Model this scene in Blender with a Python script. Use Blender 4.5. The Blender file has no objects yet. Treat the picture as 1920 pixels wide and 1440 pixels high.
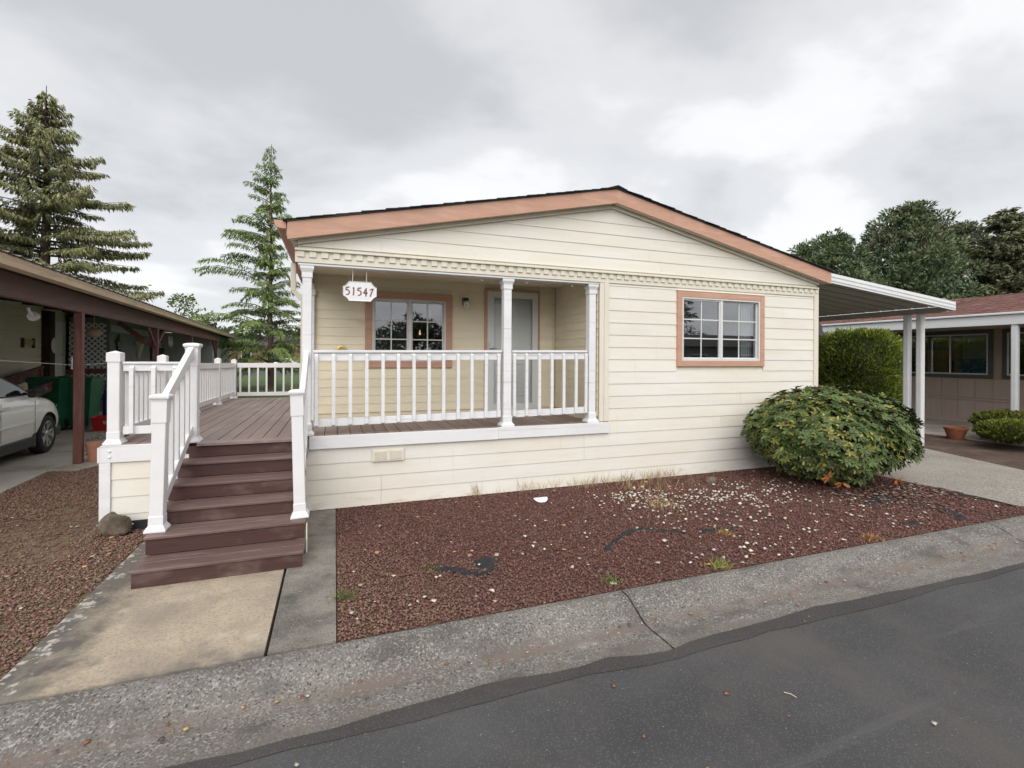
import bpy, math, random
import numpy as np
from mathutils import Matrix, Vector

random.seed(7)
rng = np.random.default_rng(7)
R = math.radians
scene = bpy.context.scene
COL = scene.collection

# ------------------------------------------------------------------ camera, world, sun, exposure
YAW, ROLL = 0.35161, R(0.31)
cam_data = bpy.data.cameras.new('camera')
cam_data.sensor_fit = 'HORIZONTAL'
cam_data.sensor_width = 36.0
cam_data.lens = 36.0 * 905.0 / 1920.0
cam_data.shift_y = -48.2 / 1920.0
cam_data.clip_start = 0.05
cam_data.clip_end = 2000.0
cam = bpy.data.objects.new('camera', cam_data)
COL.objects.link(cam)
cam.matrix_world = (Matrix.Translation((0, -6.0, 1.72)) @ Matrix.Rotation(-YAW, 4, 'Z')
                    @ Matrix.Rotation(R(90), 4, 'X') @ Matrix.Rotation(ROLL, 4, 'Z'))
scene.camera = cam

SUN_EL, SUN_AZ = 42.0, 198.0          # azimuth measured clockwise from +Y (behind the camera, a little left)
world = bpy.data.worlds.new('World')
scene.world = world
world.use_nodes = True
wn, wl = world.node_tree.nodes, world.node_tree.links
wn.clear()
def wnode(t, **kw):
    n = wn.new(t)
    for k, v in kw.items():
        setattr(n, k, v)
    return n
w_out = wnode('ShaderNodeOutputWorld')
w_sky = wnode('ShaderNodeTexSky', sky_type='NISHITA')
w_sky.sun_disc = False
w_sky.sun_elevation = R(SUN_EL)
w_sky.sun_rotation = R(SUN_AZ)
bg_sky = wnode('ShaderNodeBackground'); bg_sky.inputs[1].default_value = 0.1
wl.new(w_sky.outputs[0], bg_sky.inputs[0])
tc = wnode('ShaderNodeTexCoord')
sep = wnode('ShaderNodeSeparateXYZ'); wl.new(tc.outputs['Generated'], sep.inputs[0])
def wmath(op, a, b=None, clamp=False):
    n = wnode('ShaderNodeMath', operation=op, use_clamp=clamp)
    for i, v in enumerate((a, b)):
        if v is None: continue
        if isinstance(v, (int, float)): n.inputs[i].default_value = v
        else: wl.new(v, n.inputs[i])
    return n.outputs[0]
zc = wmath('ADD', wmath('MAXIMUM', sep.outputs[2], 0.0), 0.33)
comb = wnode('ShaderNodeCombineXYZ')
wl.new(wmath('DIVIDE', sep.outputs[0], zc), comb.inputs[0])
wl.new(wmath('DIVIDE', sep.outputs[1], zc), comb.inputs[1])
def wnoise(scale, detail, rough, dist, off):
    mp = wnode('ShaderNodeMapping'); mp.inputs['Location'].default_value = off
    mp.inputs['Scale'].default_value = (1.0, 1.25, 1.0)
    wl.new(comb.outputs[0], mp.inputs[0])
    n = wnode('ShaderNodeTexNoise'); n.inputs['Scale'].default_value = scale
    n.inputs['Detail'].default_value = detail; n.inputs['Roughness'].default_value = rough
    n.inputs['Distortion'].default_value = dist
    wl.new(mp.outputs[0], n.inputs['Vector']); return n.outputs[0]
n1 = wnoise(0.95, 6.0, 0.5, 0.35, (5.029, -17.379, 0.0))
n2 = wnoise(2.3, 5.0, 0.52, 0.15, (-19.473, 13.499, 4.0))
cl = wmath('ADD', wmath('MULTIPLY', n1, 0.72), wmath('MULTIPLY', n2, 0.28))
ramp = wnode('ShaderNodeValToRGB')
ramp.color_ramp.interpolation = 'EASE'
e = ramp.color_ramp.elements
e[0].position = 0.36; e[0].color = (0.325, 0.33, 0.341, 1)
e[1].position = 0.66; e[1].color = (0.565, 0.566, 0.57, 1)
m_ = ramp.color_ramp.elements.new(0.49); m_.color = (0.43, 0.434, 0.444, 1)
m_ = ramp.color_ramp.elements.new(0.56); m_.color = (0.525, 0.526, 0.531, 1)
wl.new(cl, ramp.inputs[0])
bg_cl = wnode('ShaderNodeBackground'); bg_cl.inputs[1].default_value = 1.0
wl.new(ramp.outputs[0], bg_cl.inputs[0])
mixw = wnode('ShaderNodeMixShader'); mixw.inputs[0].default_value = 0.95
wl.new(bg_sky.outputs[0], mixw.inputs[1]); wl.new(bg_cl.outputs[0], mixw.inputs[2])
wl.new(mixw.outputs[0], w_out.inputs[0])

sun_data = bpy.data.lights.new('sun', 'SUN')
sun_data.energy = 1.5
sun_data.angle = R(70)
sun_data.color = (1.0, 0.965, 0.92)
sun = bpy.data.objects.new('sun', sun_data)
COL.objects.link(sun)
_az, _el = R(SUN_AZ), R(SUN_EL)
sun_dir = Vector((math.sin(_az) * math.cos(_el), math.cos(_az) * math.cos(_el), math.sin(_el)))
sun.rotation_euler = sun_dir.to_track_quat('Z', 'Y').to_euler()
sun.location = (0, -20, 30)

vs = scene.view_settings
scene.display_settings.display_device = 'sRGB'
vs.view_transform = 'Standard'
vs.look = 'None'
vs.exposure = 0.93
vs.gamma = 1.0
vs.use_curve_mapping = False
scene.cycles.use_adaptive_sampling = True
scene.cycles.adaptive_threshold = 0.02
scene.cycles.max_bounces = 6
scene.cycles.diffuse_bounces = 3
scene.cycles.transparent_max_bounces = 12
scene.cycles.caustics_reflective = False
scene.cycles.caustics_refractive = False

# ------------------------------------------------------------------ materials
MATS = {}
def M(name, col, rough=0.65, var=0.10, ns=(3, 3, 3), bump=0.0, bs=(40, 40, 40), orand=0.0, col2=None,
      ns2=(1.2, 1.2, 1.2), t2=(0.5, 0.65), spec=0.4, metal=0.0, attr=None, detail=3.0, coat=0.0, trans=0.0, bdist=0.004):
    """procedural principled material; noise is read from the world position of the surface"""
    m = bpy.data.materials.new(name)
    m.use_nodes = True
    n, l = m.node_tree.nodes, m.node_tree.links
    p = n['Principled BSDF']
    p.inputs['Roughness'].default_value = rough
    p.inputs['Specular IOR Level'].default_value = spec
    p.inputs['Metallic'].default_value = metal
    p.inputs['Coat Weight'].default_value = coat
    if trans: p.inputs['Transmission Weight'].default_value = trans
    geo = n.new('ShaderNodeNewGeometry')
    def noise(scale, det=detail, off=(0, 0, 0), ro=0.6):
        mp = n.new('ShaderNodeMapping'); mp.inputs['Scale'].default_value = scale; mp.inputs['Location'].default_value = off
        l.new(geo.outputs['Position'], mp.inputs[0])
        t = n.new('ShaderNodeTexNoise'); t.inputs['Scale'].default_value = 1.0
        t.inputs['Detail'].default_value = det; t.inputs['Roughness'].default_value = ro
        l.new(mp.outputs[0], t.inputs['Vector']); return t.outputs[0]
    def mixc(fac, a, b, typ='MIX'):
        x = n.new('ShaderNodeMix'); x.data_type = 'RGBA'; x.blend_type = typ
        for sock, v in ((x.inputs[0], fac), (x.inputs[6], a), (x.inputs[7], b)):
            if isinstance(v, (int, float)): sock.default_value = v
            elif isinstance(v, tuple): sock.default_value = v
            else: l.new(v, sock)
        return x.outputs[2]
    c4 = (col[0], col[1], col[2], 1)
    if attr:
        a = n.new('ShaderNodeAttribute'); a.attribute_name = attr
        c = a.outputs['Color']
    else:
        c = c4
    if col2 is not None:
        rp = n.new('ShaderNodeMapRange'); rp.inputs[1].default_value = t2[0]; rp.inputs[2].default_value = t2[1]
        l.new(noise(ns2, off=(5.3, 1.1, 9.2)), rp.inputs[0])
        c = mixc(rp.outputs[0], c, (col2[0], col2[1], col2[2], 1))
    if var > 0:
        rp = n.new('ShaderNodeMapRange'); rp.inputs[1].default_value = 0.3; rp.inputs[2].default_value = 0.7
        rp.inputs[3].default_value = 1 - var; rp.inputs[4].default_value = 1 + var
        l.new(noise(ns), rp.inputs[0])
        c = mixc(1.0, c, rp.outputs[0], 'MULTIPLY')
    if orand > 0:
        oi = n.new('ShaderNodeObjectInfo')
        rp = n.new('ShaderNodeMapRange'); rp.inputs[3].default_value = 1 - orand; rp.inputs[4].default_value = 1 + orand
        l.new(oi.outputs['Random'], rp.inputs[0])
        c = mixc(1.0, c, rp.outputs[0], 'MULTIPLY')
    if isinstance(c, tuple): p.inputs['Base Color'].default_value = c
    else: l.new(c, p.inputs['Base Color'])
    if bump > 0:
        b = n.new('ShaderNodeBump'); b.inputs['Strength'].default_value = bump; b.inputs['Distance'].default_value = bdist
        l.new(noise(bs, 3.0, (2.2, 7.7, 3.1)), b.inputs['Height']); l.new(b.outputs[0], p.inputs['Normal'])
    m['_n'] = 1
    MATS[name] = m
    return m

def glass_mat(name, strength=2.3, tint=(0.82, 0.86, 0.87)):
    m = bpy.data.materials.new(name); m.use_nodes = True
    n, l = m.node_tree.nodes, m.node_tree.links
    n.clear()
    o = n.new('ShaderNodeOutputMaterial')
    tr = n.new('ShaderNodeBsdfTransparent'); tr.inputs[0].default_value = tint + (1,)
    gl = n.new('ShaderNodeBsdfGlossy'); gl.inputs['Roughness'].default_value = 0.015
    gl.inputs['Color'].default_value = (0.95, 0.97, 1, 1)
    fr = n.new('ShaderNodeFresnel'); fr.inputs[0].default_value = 1.5
    mu = n.new('ShaderNodeMath'); mu.operation = 'MULTIPLY'; mu.use_clamp = True; mu.inputs[1].default_value = strength
    l.new(fr.outputs[0], mu.inputs[0])
    mx = n.new('ShaderNodeMixShader')
    l.new(mu.outputs[0], mx.inputs[0]); l.new(tr.outputs[0], mx.inputs[1]); l.new(gl.outputs[0], mx.inputs[2])
    l.new(mx.outputs[0], o.inputs[0])
    return m

GRX = (1.2, 60, 55); GRZ = (55, 60, 1.2); GRY = (60, 1.2, 60)
m_siding = M('cream_siding_paint', (0.75, 0.707, 0.63), 0.62, 0.035, (0.9, 5, 9), 0.35, (5, 120, 190), orand=0.025,
             col2=(0.765, 0.737, 0.685), ns2=(0.7, 1, 2.2), t2=(0.45, 0.62))
m_siding_p = M('porch_siding_paint', (0.80, 0.725, 0.555), 0.62, 0.04, (0.9, 3, 9), 0.35, (5, 5, 190), orand=0.03,
               col2=(0.73, 0.64, 0.46), ns2=(1.5, 1.5, 5), t2=(0.6, 0.72))
m_trimc = M('cream_trim_paint', (0.72, 0.672, 0.575), 0.55, 0.04, (6, 6, 2), 0.2, (60, 60, 8))
m_terra = M('terracotta_paint', (0.512, 0.297, 0.212), 0.6, 0.09, (2.5, 6, 12), 0.4, (9, 60, 120), orand=0.03,
            col2=(0.555, 0.35, 0.262), ns2=(2, 6, 20), t2=(0.5, 0.7))
m_terra2 = M('terracotta_gutter_paint', (0.52, 0.28, 0.20), 0.45, 0.06, (2, 2, 2))
m_white = M('white_vinyl', (0.755, 0.753, 0.765), 0.42, 0.03, (5, 5, 5), 0.08, (40, 40, 8), orand=0.015)
m_whitew = M('white_painted_wood', (0.745, 0.747, 0.763), 0.5, 0.045, (2, 8, 8), 0.3, (6, 70, 90), orand=0.02,
             col2=(0.55, 0.54, 0.535), ns2=(1.2, 9, 30), t2=(0.60, 0.75))
m_wframe = M('window_vinyl', (0.66, 0.66, 0.655), 0.35, 0.02)
m_shingle = M('black_shingle', (0.028, 0.026, 0.026), 0.9, 0.35, (14, 14, 14), 0.8, (90, 90, 90), orand=0.25, col2=(0.05, 0.043, 0.038), t2=(0.55, 0.7))
m_drip = M('black_metal_drip', (0.03, 0.031, 0.034), 0.45, 0.1)
m_deck = M('brown_composite_deck', (0.225, 0.168, 0.150), 0.55, 0.13, (14, 1.0, 8), 0.5, (130, 5, 60), orand=0.10,
           col2=(0.275, 0.222, 0.20), ns2=(3, 1.0, 3), t2=(0.45, 0.7))
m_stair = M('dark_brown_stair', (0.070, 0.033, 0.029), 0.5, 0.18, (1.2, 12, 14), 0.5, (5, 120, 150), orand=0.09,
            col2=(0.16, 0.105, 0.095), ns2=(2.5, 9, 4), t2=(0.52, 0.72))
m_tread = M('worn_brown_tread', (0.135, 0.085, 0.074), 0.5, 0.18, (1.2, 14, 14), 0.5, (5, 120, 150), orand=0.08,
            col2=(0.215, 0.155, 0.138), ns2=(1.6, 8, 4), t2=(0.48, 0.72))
m_conc = M('walk_concrete', (0.40, 0.335, 0.25), 0.9, 0.14, (3, 3, 3), 0.7, (120, 120, 120), col2=(0.20, 0.175, 0.145),
           ns2=(1.5, 1.5, 1.5), t2=(0.48, 0.72), detail=9)
m_strip = M('strip_concrete', (0.21, 0.19, 0.165), 0.9, 0.22, (5, 5, 5), 0.8, (110, 110, 110), col2=(0.12, 0.112, 0.10),
            ns2=(2.2, 2.2, 2.2), t2=(0.47, 0.62), detail=9)
m_drive = M('driveway_concrete', (0.30, 0.275, 0.24), 0.9, 0.22, (60, 60, 60), 0.8, (110, 110, 110), col2=(0.22, 0.2, 0.18), ns2=(0.8, 0.8, 0.8), t2=(0.45, 0.65))
m_slab = M('neighbour_slab_concrete', (0.39, 0.36, 0.315), 0.85, 0.10, (2, 2, 2), 0.4, (90, 90, 90), col2=(0.25, 0.225, 0.18), t2=(0.5, 0.7))
m_glass = glass_mat('window_glass', 6.0)
m_glassd = glass_mat('storm_door_glass', 0.8, (0.95, 0.965, 0.96))
m_room = M('room_wall_paint', (0.30, 0.28, 0.25), 0.9, 0.05)
m_screen = M('insect_screen', (0.045, 0.043, 0.045), 0.8, 0.05)  # also colours the flat boards that paint unlit rooms behind the neighbour panes
m_doorw = M('white_door_paint', (0.82, 0.83, 0.82), 0.45, 0.02)
m_storm = M('storm_door_aluminium', (0.66, 0.68, 0.69), 0.35, 0.02)
m_black = M('black_metal', (0.018, 0.018, 0.019), 0.4, 0.1)
m_brass = M('brass', (0.55, 0.40, 0.16), 0.35, 0.1, metal=0.8)
m_chrome = M('satin_nickel', (0.55, 0.54, 0.52), 0.3, 0.05, metal=0.9)
m_signr = M('sign_red_brown', (0.23, 0.085, 0.07), 0.5, 0.05)
m_soil = M('soil', (0.085, 0.055, 0.042), 0.95, 0.3, (7, 7, 7), 0.9, (60, 60, 60), col2=(0.13, 0.10, 0.07), t2=(0.5, 0.7))
m_soilg = M('soil_with_moss', (0.155, 0.105, 0.07), 0.95, 0.3, (9, 9, 9), 0.9, (60, 60, 60), col2=(0.15, 0.128, 0.062), ns2=(2.3, 2.3, 2.3), t2=(0.50, 0.66))
m_soilr = M('red_soil', (0.105, 0.052, 0.043), 0.95, 0.3, (9, 9, 9), 0.9, (60, 60, 60), col2=(0.15, 0.095, 0.065), ns2=(1.6, 1.6, 1.6), t2=(0.58, 0.7))
m_lava = M('lava_rock', (0.2, 0.1, 0.09), 0.92, 0.12, (50, 50, 50), 0.5, (200, 200, 200), attr='Col')
m_pebble = M('white_pebble', (0.7, 0.66, 0.6), 0.7, 0.1, (40, 40, 40), attr='Col')
m_leafd = M('leaf_paint_by_attribute', (0.1, 0.15, 0.04), 0.55, 0.05, (3, 3, 3), attr='Col', spec=0.35)
m_bark = M('bark', (0.10, 0.075, 0.06), 0.95, 0.3, (12, 12, 3), 0.9, (30, 30, 6))
m_grass = M('lawn_grass', (0.055, 0.105, 0.022), 0.9, 0.25, (5, 5, 5), 0.8, (60, 60, 60), col2=(0.085, 0.12, 0.03), ns2=(0.6, 0.6, 0.6), t2=(0.45, 0.65))
m_fabric = M('black_weed_fabric', (0.018, 0.019, 0.021), 0.75, 0.25, (30, 30, 30), 0.6, (80, 80, 80))
m_redwood = M('red_stained_wood', (0.155, 0.062, 0.052), 0.7, 0.2, (16, 16, 2), 0.4, (70, 70, 6), col2=(0.235, 0.125, 0.11), ns2=(9, 9, 1.2), t2=(0.5, 0.72))
m_beam = M('brown_stained_beam', (0.125, 0.068, 0.056), 0.7, 0.2, (8, 2, 12), 0.4, (30, 6, 60))
m_gutc = M('tan_gutter_paint', (0.62, 0.48, 0.33), 0.45, 0.06, (3, 1, 3), orand=0.0, col2=(0.5, 0.37, 0.25), ns2=(4, 1.2, 9), t2=(0.55, 0.7))
m_darkw = M('dark_carport_wood', (0.05, 0.034, 0.028), 0.8, 0.2)
m_metalroof = M('metal_roof_sheet', (0.22, 0.22, 0.22), 0.45, 0.15, (4, 4, 4), metal=0.6)
m_beige = M('beige_vinyl_siding', (0.74, 0.68, 0.57), 0.6, 0.04, (1, 1, 1))
m_greyw = M('slate_grey_panel_wall', (0.20, 0.215, 0.235), 0.7, 0.08, (6, 6, 1))
m_greyl = M('light_grey_panel', (0.42, 0.43, 0.43), 0.6, 0.06, (6, 6, 1))
m_binG = M('green_bin_plastic', (0.012, 0.105, 0.055), 0.45, 0.12, (4, 4, 4), col2=(0.02, 0.125, 0.07), t2=(0.5, 0.7))
m_blue = M('blue_plastic', (0.02, 0.07, 0.2), 0.45, 0.1)
m_red = M('red_plastic', (0.48, 0.02, 0.02), 0.4, 0.08)
m_terrapot = M('terracotta_clay', (0.43, 0.19, 0.115), 0.85, 0.15, (6, 6, 6), col2=(0.50, 0.27, 0.18), t2=(0.5, 0.7))
m_clay2 = M('dark_clay', (0.30, 0.105, 0.055), 0.7, 0.2, (8, 8, 8))
m_stone = M('grey_brown_stone', (0.17, 0.135, 0.105), 0.95, 0.3, (14, 14, 14), 1.0, (50, 50, 50), col2=(0.09, 0.07, 0.05), ns2=(6, 6, 6), t2=(0.45, 0.65), bdist=0.02)
m_carp = M('white_car_paint', (0.84, 0.835, 0.81), 0.28, 0.02, coat=0.6)
m_cars = M('silver_car_paint', (0.55, 0.57, 0.58), 0.28, 0.02, coat=0.6)
m_clad = M('dark_grey_cladding', (0.035, 0.036, 0.038), 0.6, 0.1)
m_tyre = M('tyre_rubber', (0.016, 0.016, 0.017), 0.8, 0.15)
m_rim = M('alloy_rim', (0.5, 0.5, 0.5), 0.3, 0.05, metal=0.85)
m_carglass = M('car_glass', (0.012, 0.016, 0.014), 0.06, 0.0, spec=0.35)
m_lamp = M('headlamp_lens', (0.5, 0.4, 0.33), 0.1, 0.05, spec=0.8)
m_brownw = M('taupe_panel_siding', (0.44, 0.352, 0.302), 0.7, 0.06, (9, 9, 1), 0.3, (60, 60, 6), orand=0.03)
m_greentrim = M('grey_green_trim', (0.085, 0.098, 0.083), 0.6, 0.06)
m_roofbr = M('red_brown_shingle', (0.205, 0.098, 0.078), 0.9, 0.25, (5, 8, 5), 0.6, (30, 60, 30), orand=0.07, col2=(0.15, 0.075, 0.065), ns2=(3, 8, 3), t2=(0.45, 0.6))
m_alum = M('white_aluminium', (0.70, 0.71, 0.722), 0.38, 0.03, (2, 2, 2), orand=0.02)
m_alumu = M('aluminium_pan', (0.40, 0.385, 0.355), 0.5, 0.04, (2, 2, 2), orand=0.02)
m_curtain = M('white_curtain', (0.75, 0.76, 0.78), 0.9, 0.04, (40, 40, 1))
m_curtb = M('orange_curtain', (0.42, 0.25, 0.12), 0.9, 0.1, (40, 40, 1))
m_art = M('seascape_print', (0.04, 0.16, 0.26), 0.6, 0.5, (9, 9, 14), col2=(0.30, 0.42, 0.45), ns2=(7, 7, 11), t2=(0.5, 0.62), detail=8)
m_bone = M('bone', (0.55, 0.45, 0.33), 0.8, 0.2, (20, 20, 20))
m_wicker = M('wicker', (0.42, 0.30, 0.25), 0.8, 0.35, (45, 45, 45), 0.8, (60, 60, 60))
m_houseb = M('brown_house_wall', (0.22, 0.13, 0.09), 0.8, 0.1)
m_roofd = M('dark_roof', (0.06, 0.055, 0.055), 0.9, 0.2)
m_rope = M('white_chain', (0.6, 0.58, 0.55), 0.5, 0.05)
m_bulb = bpy.data.materials.new('lit_bulb'); m_bulb.use_nodes = True
_p = m_bulb.node_tree.nodes['Principled BSDF']
_p.inputs['Emission Color'].default_value = (1, 0.6, 0.3, 1); _p.inputs['Emission Strength'].default_value = 6

def asphalt_mat(name, base, speck):
    m = M(name, base, 0.82, 0.16, (1.1, 1.6, 1), 0.9, (170, 170, 170), col2=tuple(b * 0.80 for b in base), ns2=(0.55, 0.9, 1), t2=(0.45, 0.62))
    n, l = m.node_tree.nodes, m.node_tree.links
    p = n['Principled BSDF']
    src = p.inputs['Base Color'].links[0].from_socket
    geo = [x for x in n if x.type == 'NEW_GEOMETRY'][0]
    def add(scale, lo, hi, colour, src, rnd):
        v = n.new('ShaderNodeTexVoronoi'); v.inputs['Scale'].default_value = scale; v.inputs['Randomness'].default_value = 1
        l.new(geo.outputs['Position'], v.inputs['Vector'])
        mr = n.new('ShaderNodeMapRange'); mr.inputs[1].default_value = hi; mr.inputs[2].default_value = lo
        l.new(v.outputs['Distance'], mr.inputs[0])
        sp = n.new('ShaderNodeSeparateColor'); l.new(v.outputs['Color'], sp.inputs[0])
        gt = n.new('ShaderNodeMath'); gt.operation = 'GREATER_THAN'; gt.inputs[1].default_value = rnd
        l.new(sp.outputs[0], gt.inputs[0])
        mu = n.new('ShaderNodeMath'); mu.operation = 'MULTIPLY'; l.new(mr.outputs[0], mu.inputs[0]); l.new(gt.outputs[0], mu.inputs[1])
        x = n.new('ShaderNodeMix'); x.data_type = 'RGBA'; l.new(mu.outputs[0], x.inputs[0]); l.new(src, x.inputs[6])
        x.inputs[7].default_value = colour + (1,)
        return x.outputs[2]
    src = add(110, 0.15, 0.45, tuple(b * 1.9 for b in base), src, 0.45)
    src = add(26, 0.02, 0.10, speck, src, 0.72)
    l.new(src, p.inputs['Base Color'])
    return m
m_asph = asphalt_mat('asphalt', (0.066, 0.065, 0.0675), (0.42, 0.41, 0.40))
m_tar = asphalt_mat('asphalt_tar_seam', (0.053, 0.0495, 0.048), (0.25, 0.25, 0.25))

def kerb_mat():
    m = M('kerb_aggregate_concrete', (0.150, 0.140, 0.127), 0.9, 0.25, (2.2, 2.2, 2.2), 1.0, (75, 75, 75), bdist=0.006)
    n, l = m.node_tree.nodes, m.node_tree.links
    p = n['Principled BSDF']
    src = p.inputs['Base Color'].links[0].from_socket
    geo = [x for x in n if x.type == 'NEW_GEOMETRY'][0]
    def nz(scale, lo, hi, det=4, off=(0, 0, 0)):
        mp = n.new('ShaderNodeMapping'); mp.inputs['Scale'].default_value = scale; mp.inputs['Location'].default_value = off
        l.new(geo.outputs['Position'], mp.inputs[0])
        t = n.new('ShaderNodeTexNoise'); t.inputs['Scale'].default_value = 1; t.inputs['Detail'].default_value = det
        l.new(mp.outputs[0], t.inputs['Vector'])
        mr = n.new('ShaderNodeMapRange'); mr.inputs[1].default_value = lo; mr.inputs[2].default_value = hi
        l.new(t.outputs[0], mr.inputs[0]); return mr.outputs[0]
    def mix(f, a, c):
        x = n.new('ShaderNodeMix'); x.data_type = 'RGBA'; l.new(f, x.inputs[0]); l.new(a, x.inputs[6]); x.inputs[7].default_value = c + (1,); return x.outputs[2]
    src = mix(nz((70, 70, 70), 0.52, 0.62, 4), src, (0.29, 0.275, 0.25))
    src = mix(nz((70, 70, 70), 0.57, 0.66, 3, (4, 2, 8)), src, (0.055, 0.05, 0.046))
    src = mix(nz((5.0, 8.0, 8.0), 0.62, 0.92, 8, (1, 9, 4)), src, (0.36, 0.345, 0.32))
    src = mix(nz((2.6, 5, 5), 0.52, 0.75, 7, (6, 2, 4)), src, (0.085, 0.078, 0.070))
    # brown silt that has settled along the flow line of the gutter
    sx = n.new('ShaderNodeSeparateXYZ'); l.new(geo.outputs['Position'], sx.inputs[0])
    a = n.new('ShaderNodeMath'); a.operation = 'ADD'; a.inputs[1].default_value = 3.15; l.new(sx.outputs[1], a.inputs[0])
    b = n.new('ShaderNodeMath'); b.operation = 'ABSOLUTE'; l.new(a.outputs[0], b.inputs[0])
    mr = n.new('ShaderNodeMapRange'); mr.inputs[1].default_value = 0.085; mr.inputs[2].default_value = 0.01; l.new(b.outputs[0], mr.inputs[0])
    mu = n.new('ShaderNodeMath'); mu.operation = 'MULTIPLY'; l.new(mr.outputs[0], mu.inputs[0]); l.new(nz((2.2, 8, 8), 0.25, 0.65, 6, (3, 3, 3)), mu.inputs[1])
    src = mix(mu.outputs[0], src, (0.165, 0.132, 0.112))
    l.new(src, p.inputs['Base Color'])
    return m
m_kerb = kerb_mat()

def stain(m, layers):
    # layers: (noise scale, lo, hi, detail, offset, colour, (axis, from, to) or None); marks with their own ragged shape
    n, l = m.node_tree.nodes, m.node_tree.links
    p = n['Principled BSDF']
    src = p.inputs['Base Color'].links[0].from_socket
    geo = [x for x in n if x.type == 'NEW_GEOMETRY'][0]
    sx = n.new('ShaderNodeSeparateXYZ'); l.new(geo.outputs['Position'], sx.inputs[0])
    for sc, lo, hi, det, off, colr, ax in layers:
        mp = n.new('ShaderNodeMapping'); mp.inputs['Scale'].default_value = sc; mp.inputs['Location'].default_value = off
        l.new(geo.outputs['Position'], mp.inputs[0])
        t = n.new('ShaderNodeTexNoise'); t.inputs['Scale'].default_value = 1; t.inputs['Detail'].default_value = min(det, 4); t.inputs['Roughness'].default_value = 0.68
        l.new(mp.outputs[0], t.inputs['Vector'])
        f = t.outputs[0]
        if ax:
            mr = n.new('ShaderNodeMapRange'); mr.inputs[1].default_value = ax[1]; mr.inputs[2].default_value = ax[2]; mr.inputs[3].default_value = -0.28; mr.inputs[4].default_value = 0.28
            l.new(sx.outputs[ax[0]], mr.inputs[0])
            ad = n.new('ShaderNodeMath'); ad.operation = 'ADD'; l.new(f, ad.inputs[0]); l.new(mr.outputs[0], ad.inputs[1]); f = ad.outputs[0]
        mr = n.new('ShaderNodeMapRange'); mr.inputs[1].default_value = lo; mr.inputs[2].default_value = hi
        l.new(f, mr.inputs[0])
        x = n.new('ShaderNodeMix'); x.data_type = 'RGBA'; l.new(mr.outputs[0], x.inputs[0]); l.new(src, x.inputs[6]); x.inputs[7].default_value = colr + (1,)
        src = x.outputs[2]
    l.new(src, p.inputs['Base Color'])
stain(m_conc, [((1.6, 2.6, 1), 0.48, 0.80, 7, (2, 5, 0), (0.27, 0.225, 0.18), None),
               ((60, 60, 60), 0.50, 0.72, 3, (0, 0, 0), (0.21, 0.18, 0.145), None),
               ((3.0, 3.0, 1), 0.45, 0.72, 8, (4, 1, 0), (0.11, 0.10, 0.09), (0, -1.05, -1.75)),
               ((3.5, 3.5, 1), 0.55, 0.80, 8, (9, 3, 0), (0.155, 0.14, 0.12), (1, -2.25, -2.95)),
               ((3.5, 3.5, 1), 0.58, 0.80, 8, (7, 8, 0), (0.13, 0.115, 0.10), (1, -1.75, -1.35)),
               ((2.2, 2.2, 1), 0.60, 0.74, 5, (3.3, 7.1, 0), (0.47, 0.41, 0.33), None),
               ((9, 9, 1), 0.66, 0.72, 6, (1, 2, 0), (0.42, 0.39, 0.35), (0, -1.15, -1.85))])
stain(m_strip, [((90, 90, 90), 0.52, 0.66, 3, (0, 0, 0), (0.25, 0.23, 0.20), None),
                ((75, 75, 75), 0.56, 0.68, 3, (3, 4, 0), (0.06, 0.056, 0.05), None),
                ((4, 4, 1), 0.52, 0.72, 8, (5, 5, 0), (0.085, 0.08, 0.07), None),
                ((14, 14, 1), 0.66, 0.70, 5, (2, 2, 0), (0.34, 0.32, 0.29), None)])
stain(m_siding, [((16, 16, 0.7), 0.62, 0.80, 4, (1, 1, 1), (0.68, 0.62, 0.525), None),
                 ((3, 3, 9), 0.62, 0.95, 6, (4, 1, 1), (0.54, 0.45, 0.30), (2, 0.30, -0.12))])
stain(m_terra, [((5, 5, 60), 0.70, 0.74, 6, (2, 1, 3), (0.30, 0.14, 0.09), None)])
stain(m_tread, [((45, 45, 45), 0.70, 0.73, 3, (1, 3, 2), (0.45, 0.42, 0.39), None), ((3, 9, 3), 0.62, 0.80, 6, (4, 3, 2), (0.27, 0.215, 0.20), None)])
stain(m_stair, [((5, 9, 9), 0.66, 0.80, 6, (7, 3, 2), (0.16, 0.12, 0.11), None)])
stain(m_deck, [((7, 1.5, 3), 0.62, 0.85, 6, (7, 3, 2), (0.17, 0.125, 0.11), None), ((60, 60, 60), 0.73, 0.75, 3, (1, 3, 2), (0.4, 0.37, 0.34), None)])
stain(m_whitew, [((22, 22, 2.0), 0.70, 0.82, 5, (2, 1, 3), (0.50, 0.49, 0.48), None)])
stain(m_white, [((9, 9, 4), 0.66, 0.90, 6, (2, 8, 3), (0.545, 0.53, 0.51), None)])
stain(m_drive, [((45, 45, 45), 0.50, 0.60, 3, (0, 0, 0), (0.42, 0.385, 0.33), None), ((40, 40, 40), 0.56, 0.66, 3, (4, 2, 0), (0.15, 0.135, 0.115), None), ((1.5, 1.5, 1), 0.52, 0.8, 7, (2, 2, 0), (0.23, 0.21, 0.18), None)])
stain(m_asph, [((0.9, 0.6, 1), 0.52, 0.72, 6, (3, 1, 0), (0.088, 0.080, 0.073), None), ((2.2, 2.2, 1), 0.64, 0.76, 6, (7, 3, 0), (0.045, 0.044, 0.045), None),
               ((0.25, 3.5, 1), 0.60, 0.80, 5, (2, 7, 0), (0.10, 0.098, 0.098), None), ((11, 11, 1), 0.74, 0.78, 4, (1, 9, 0), (0.028, 0.027, 0.027), None)])
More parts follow.
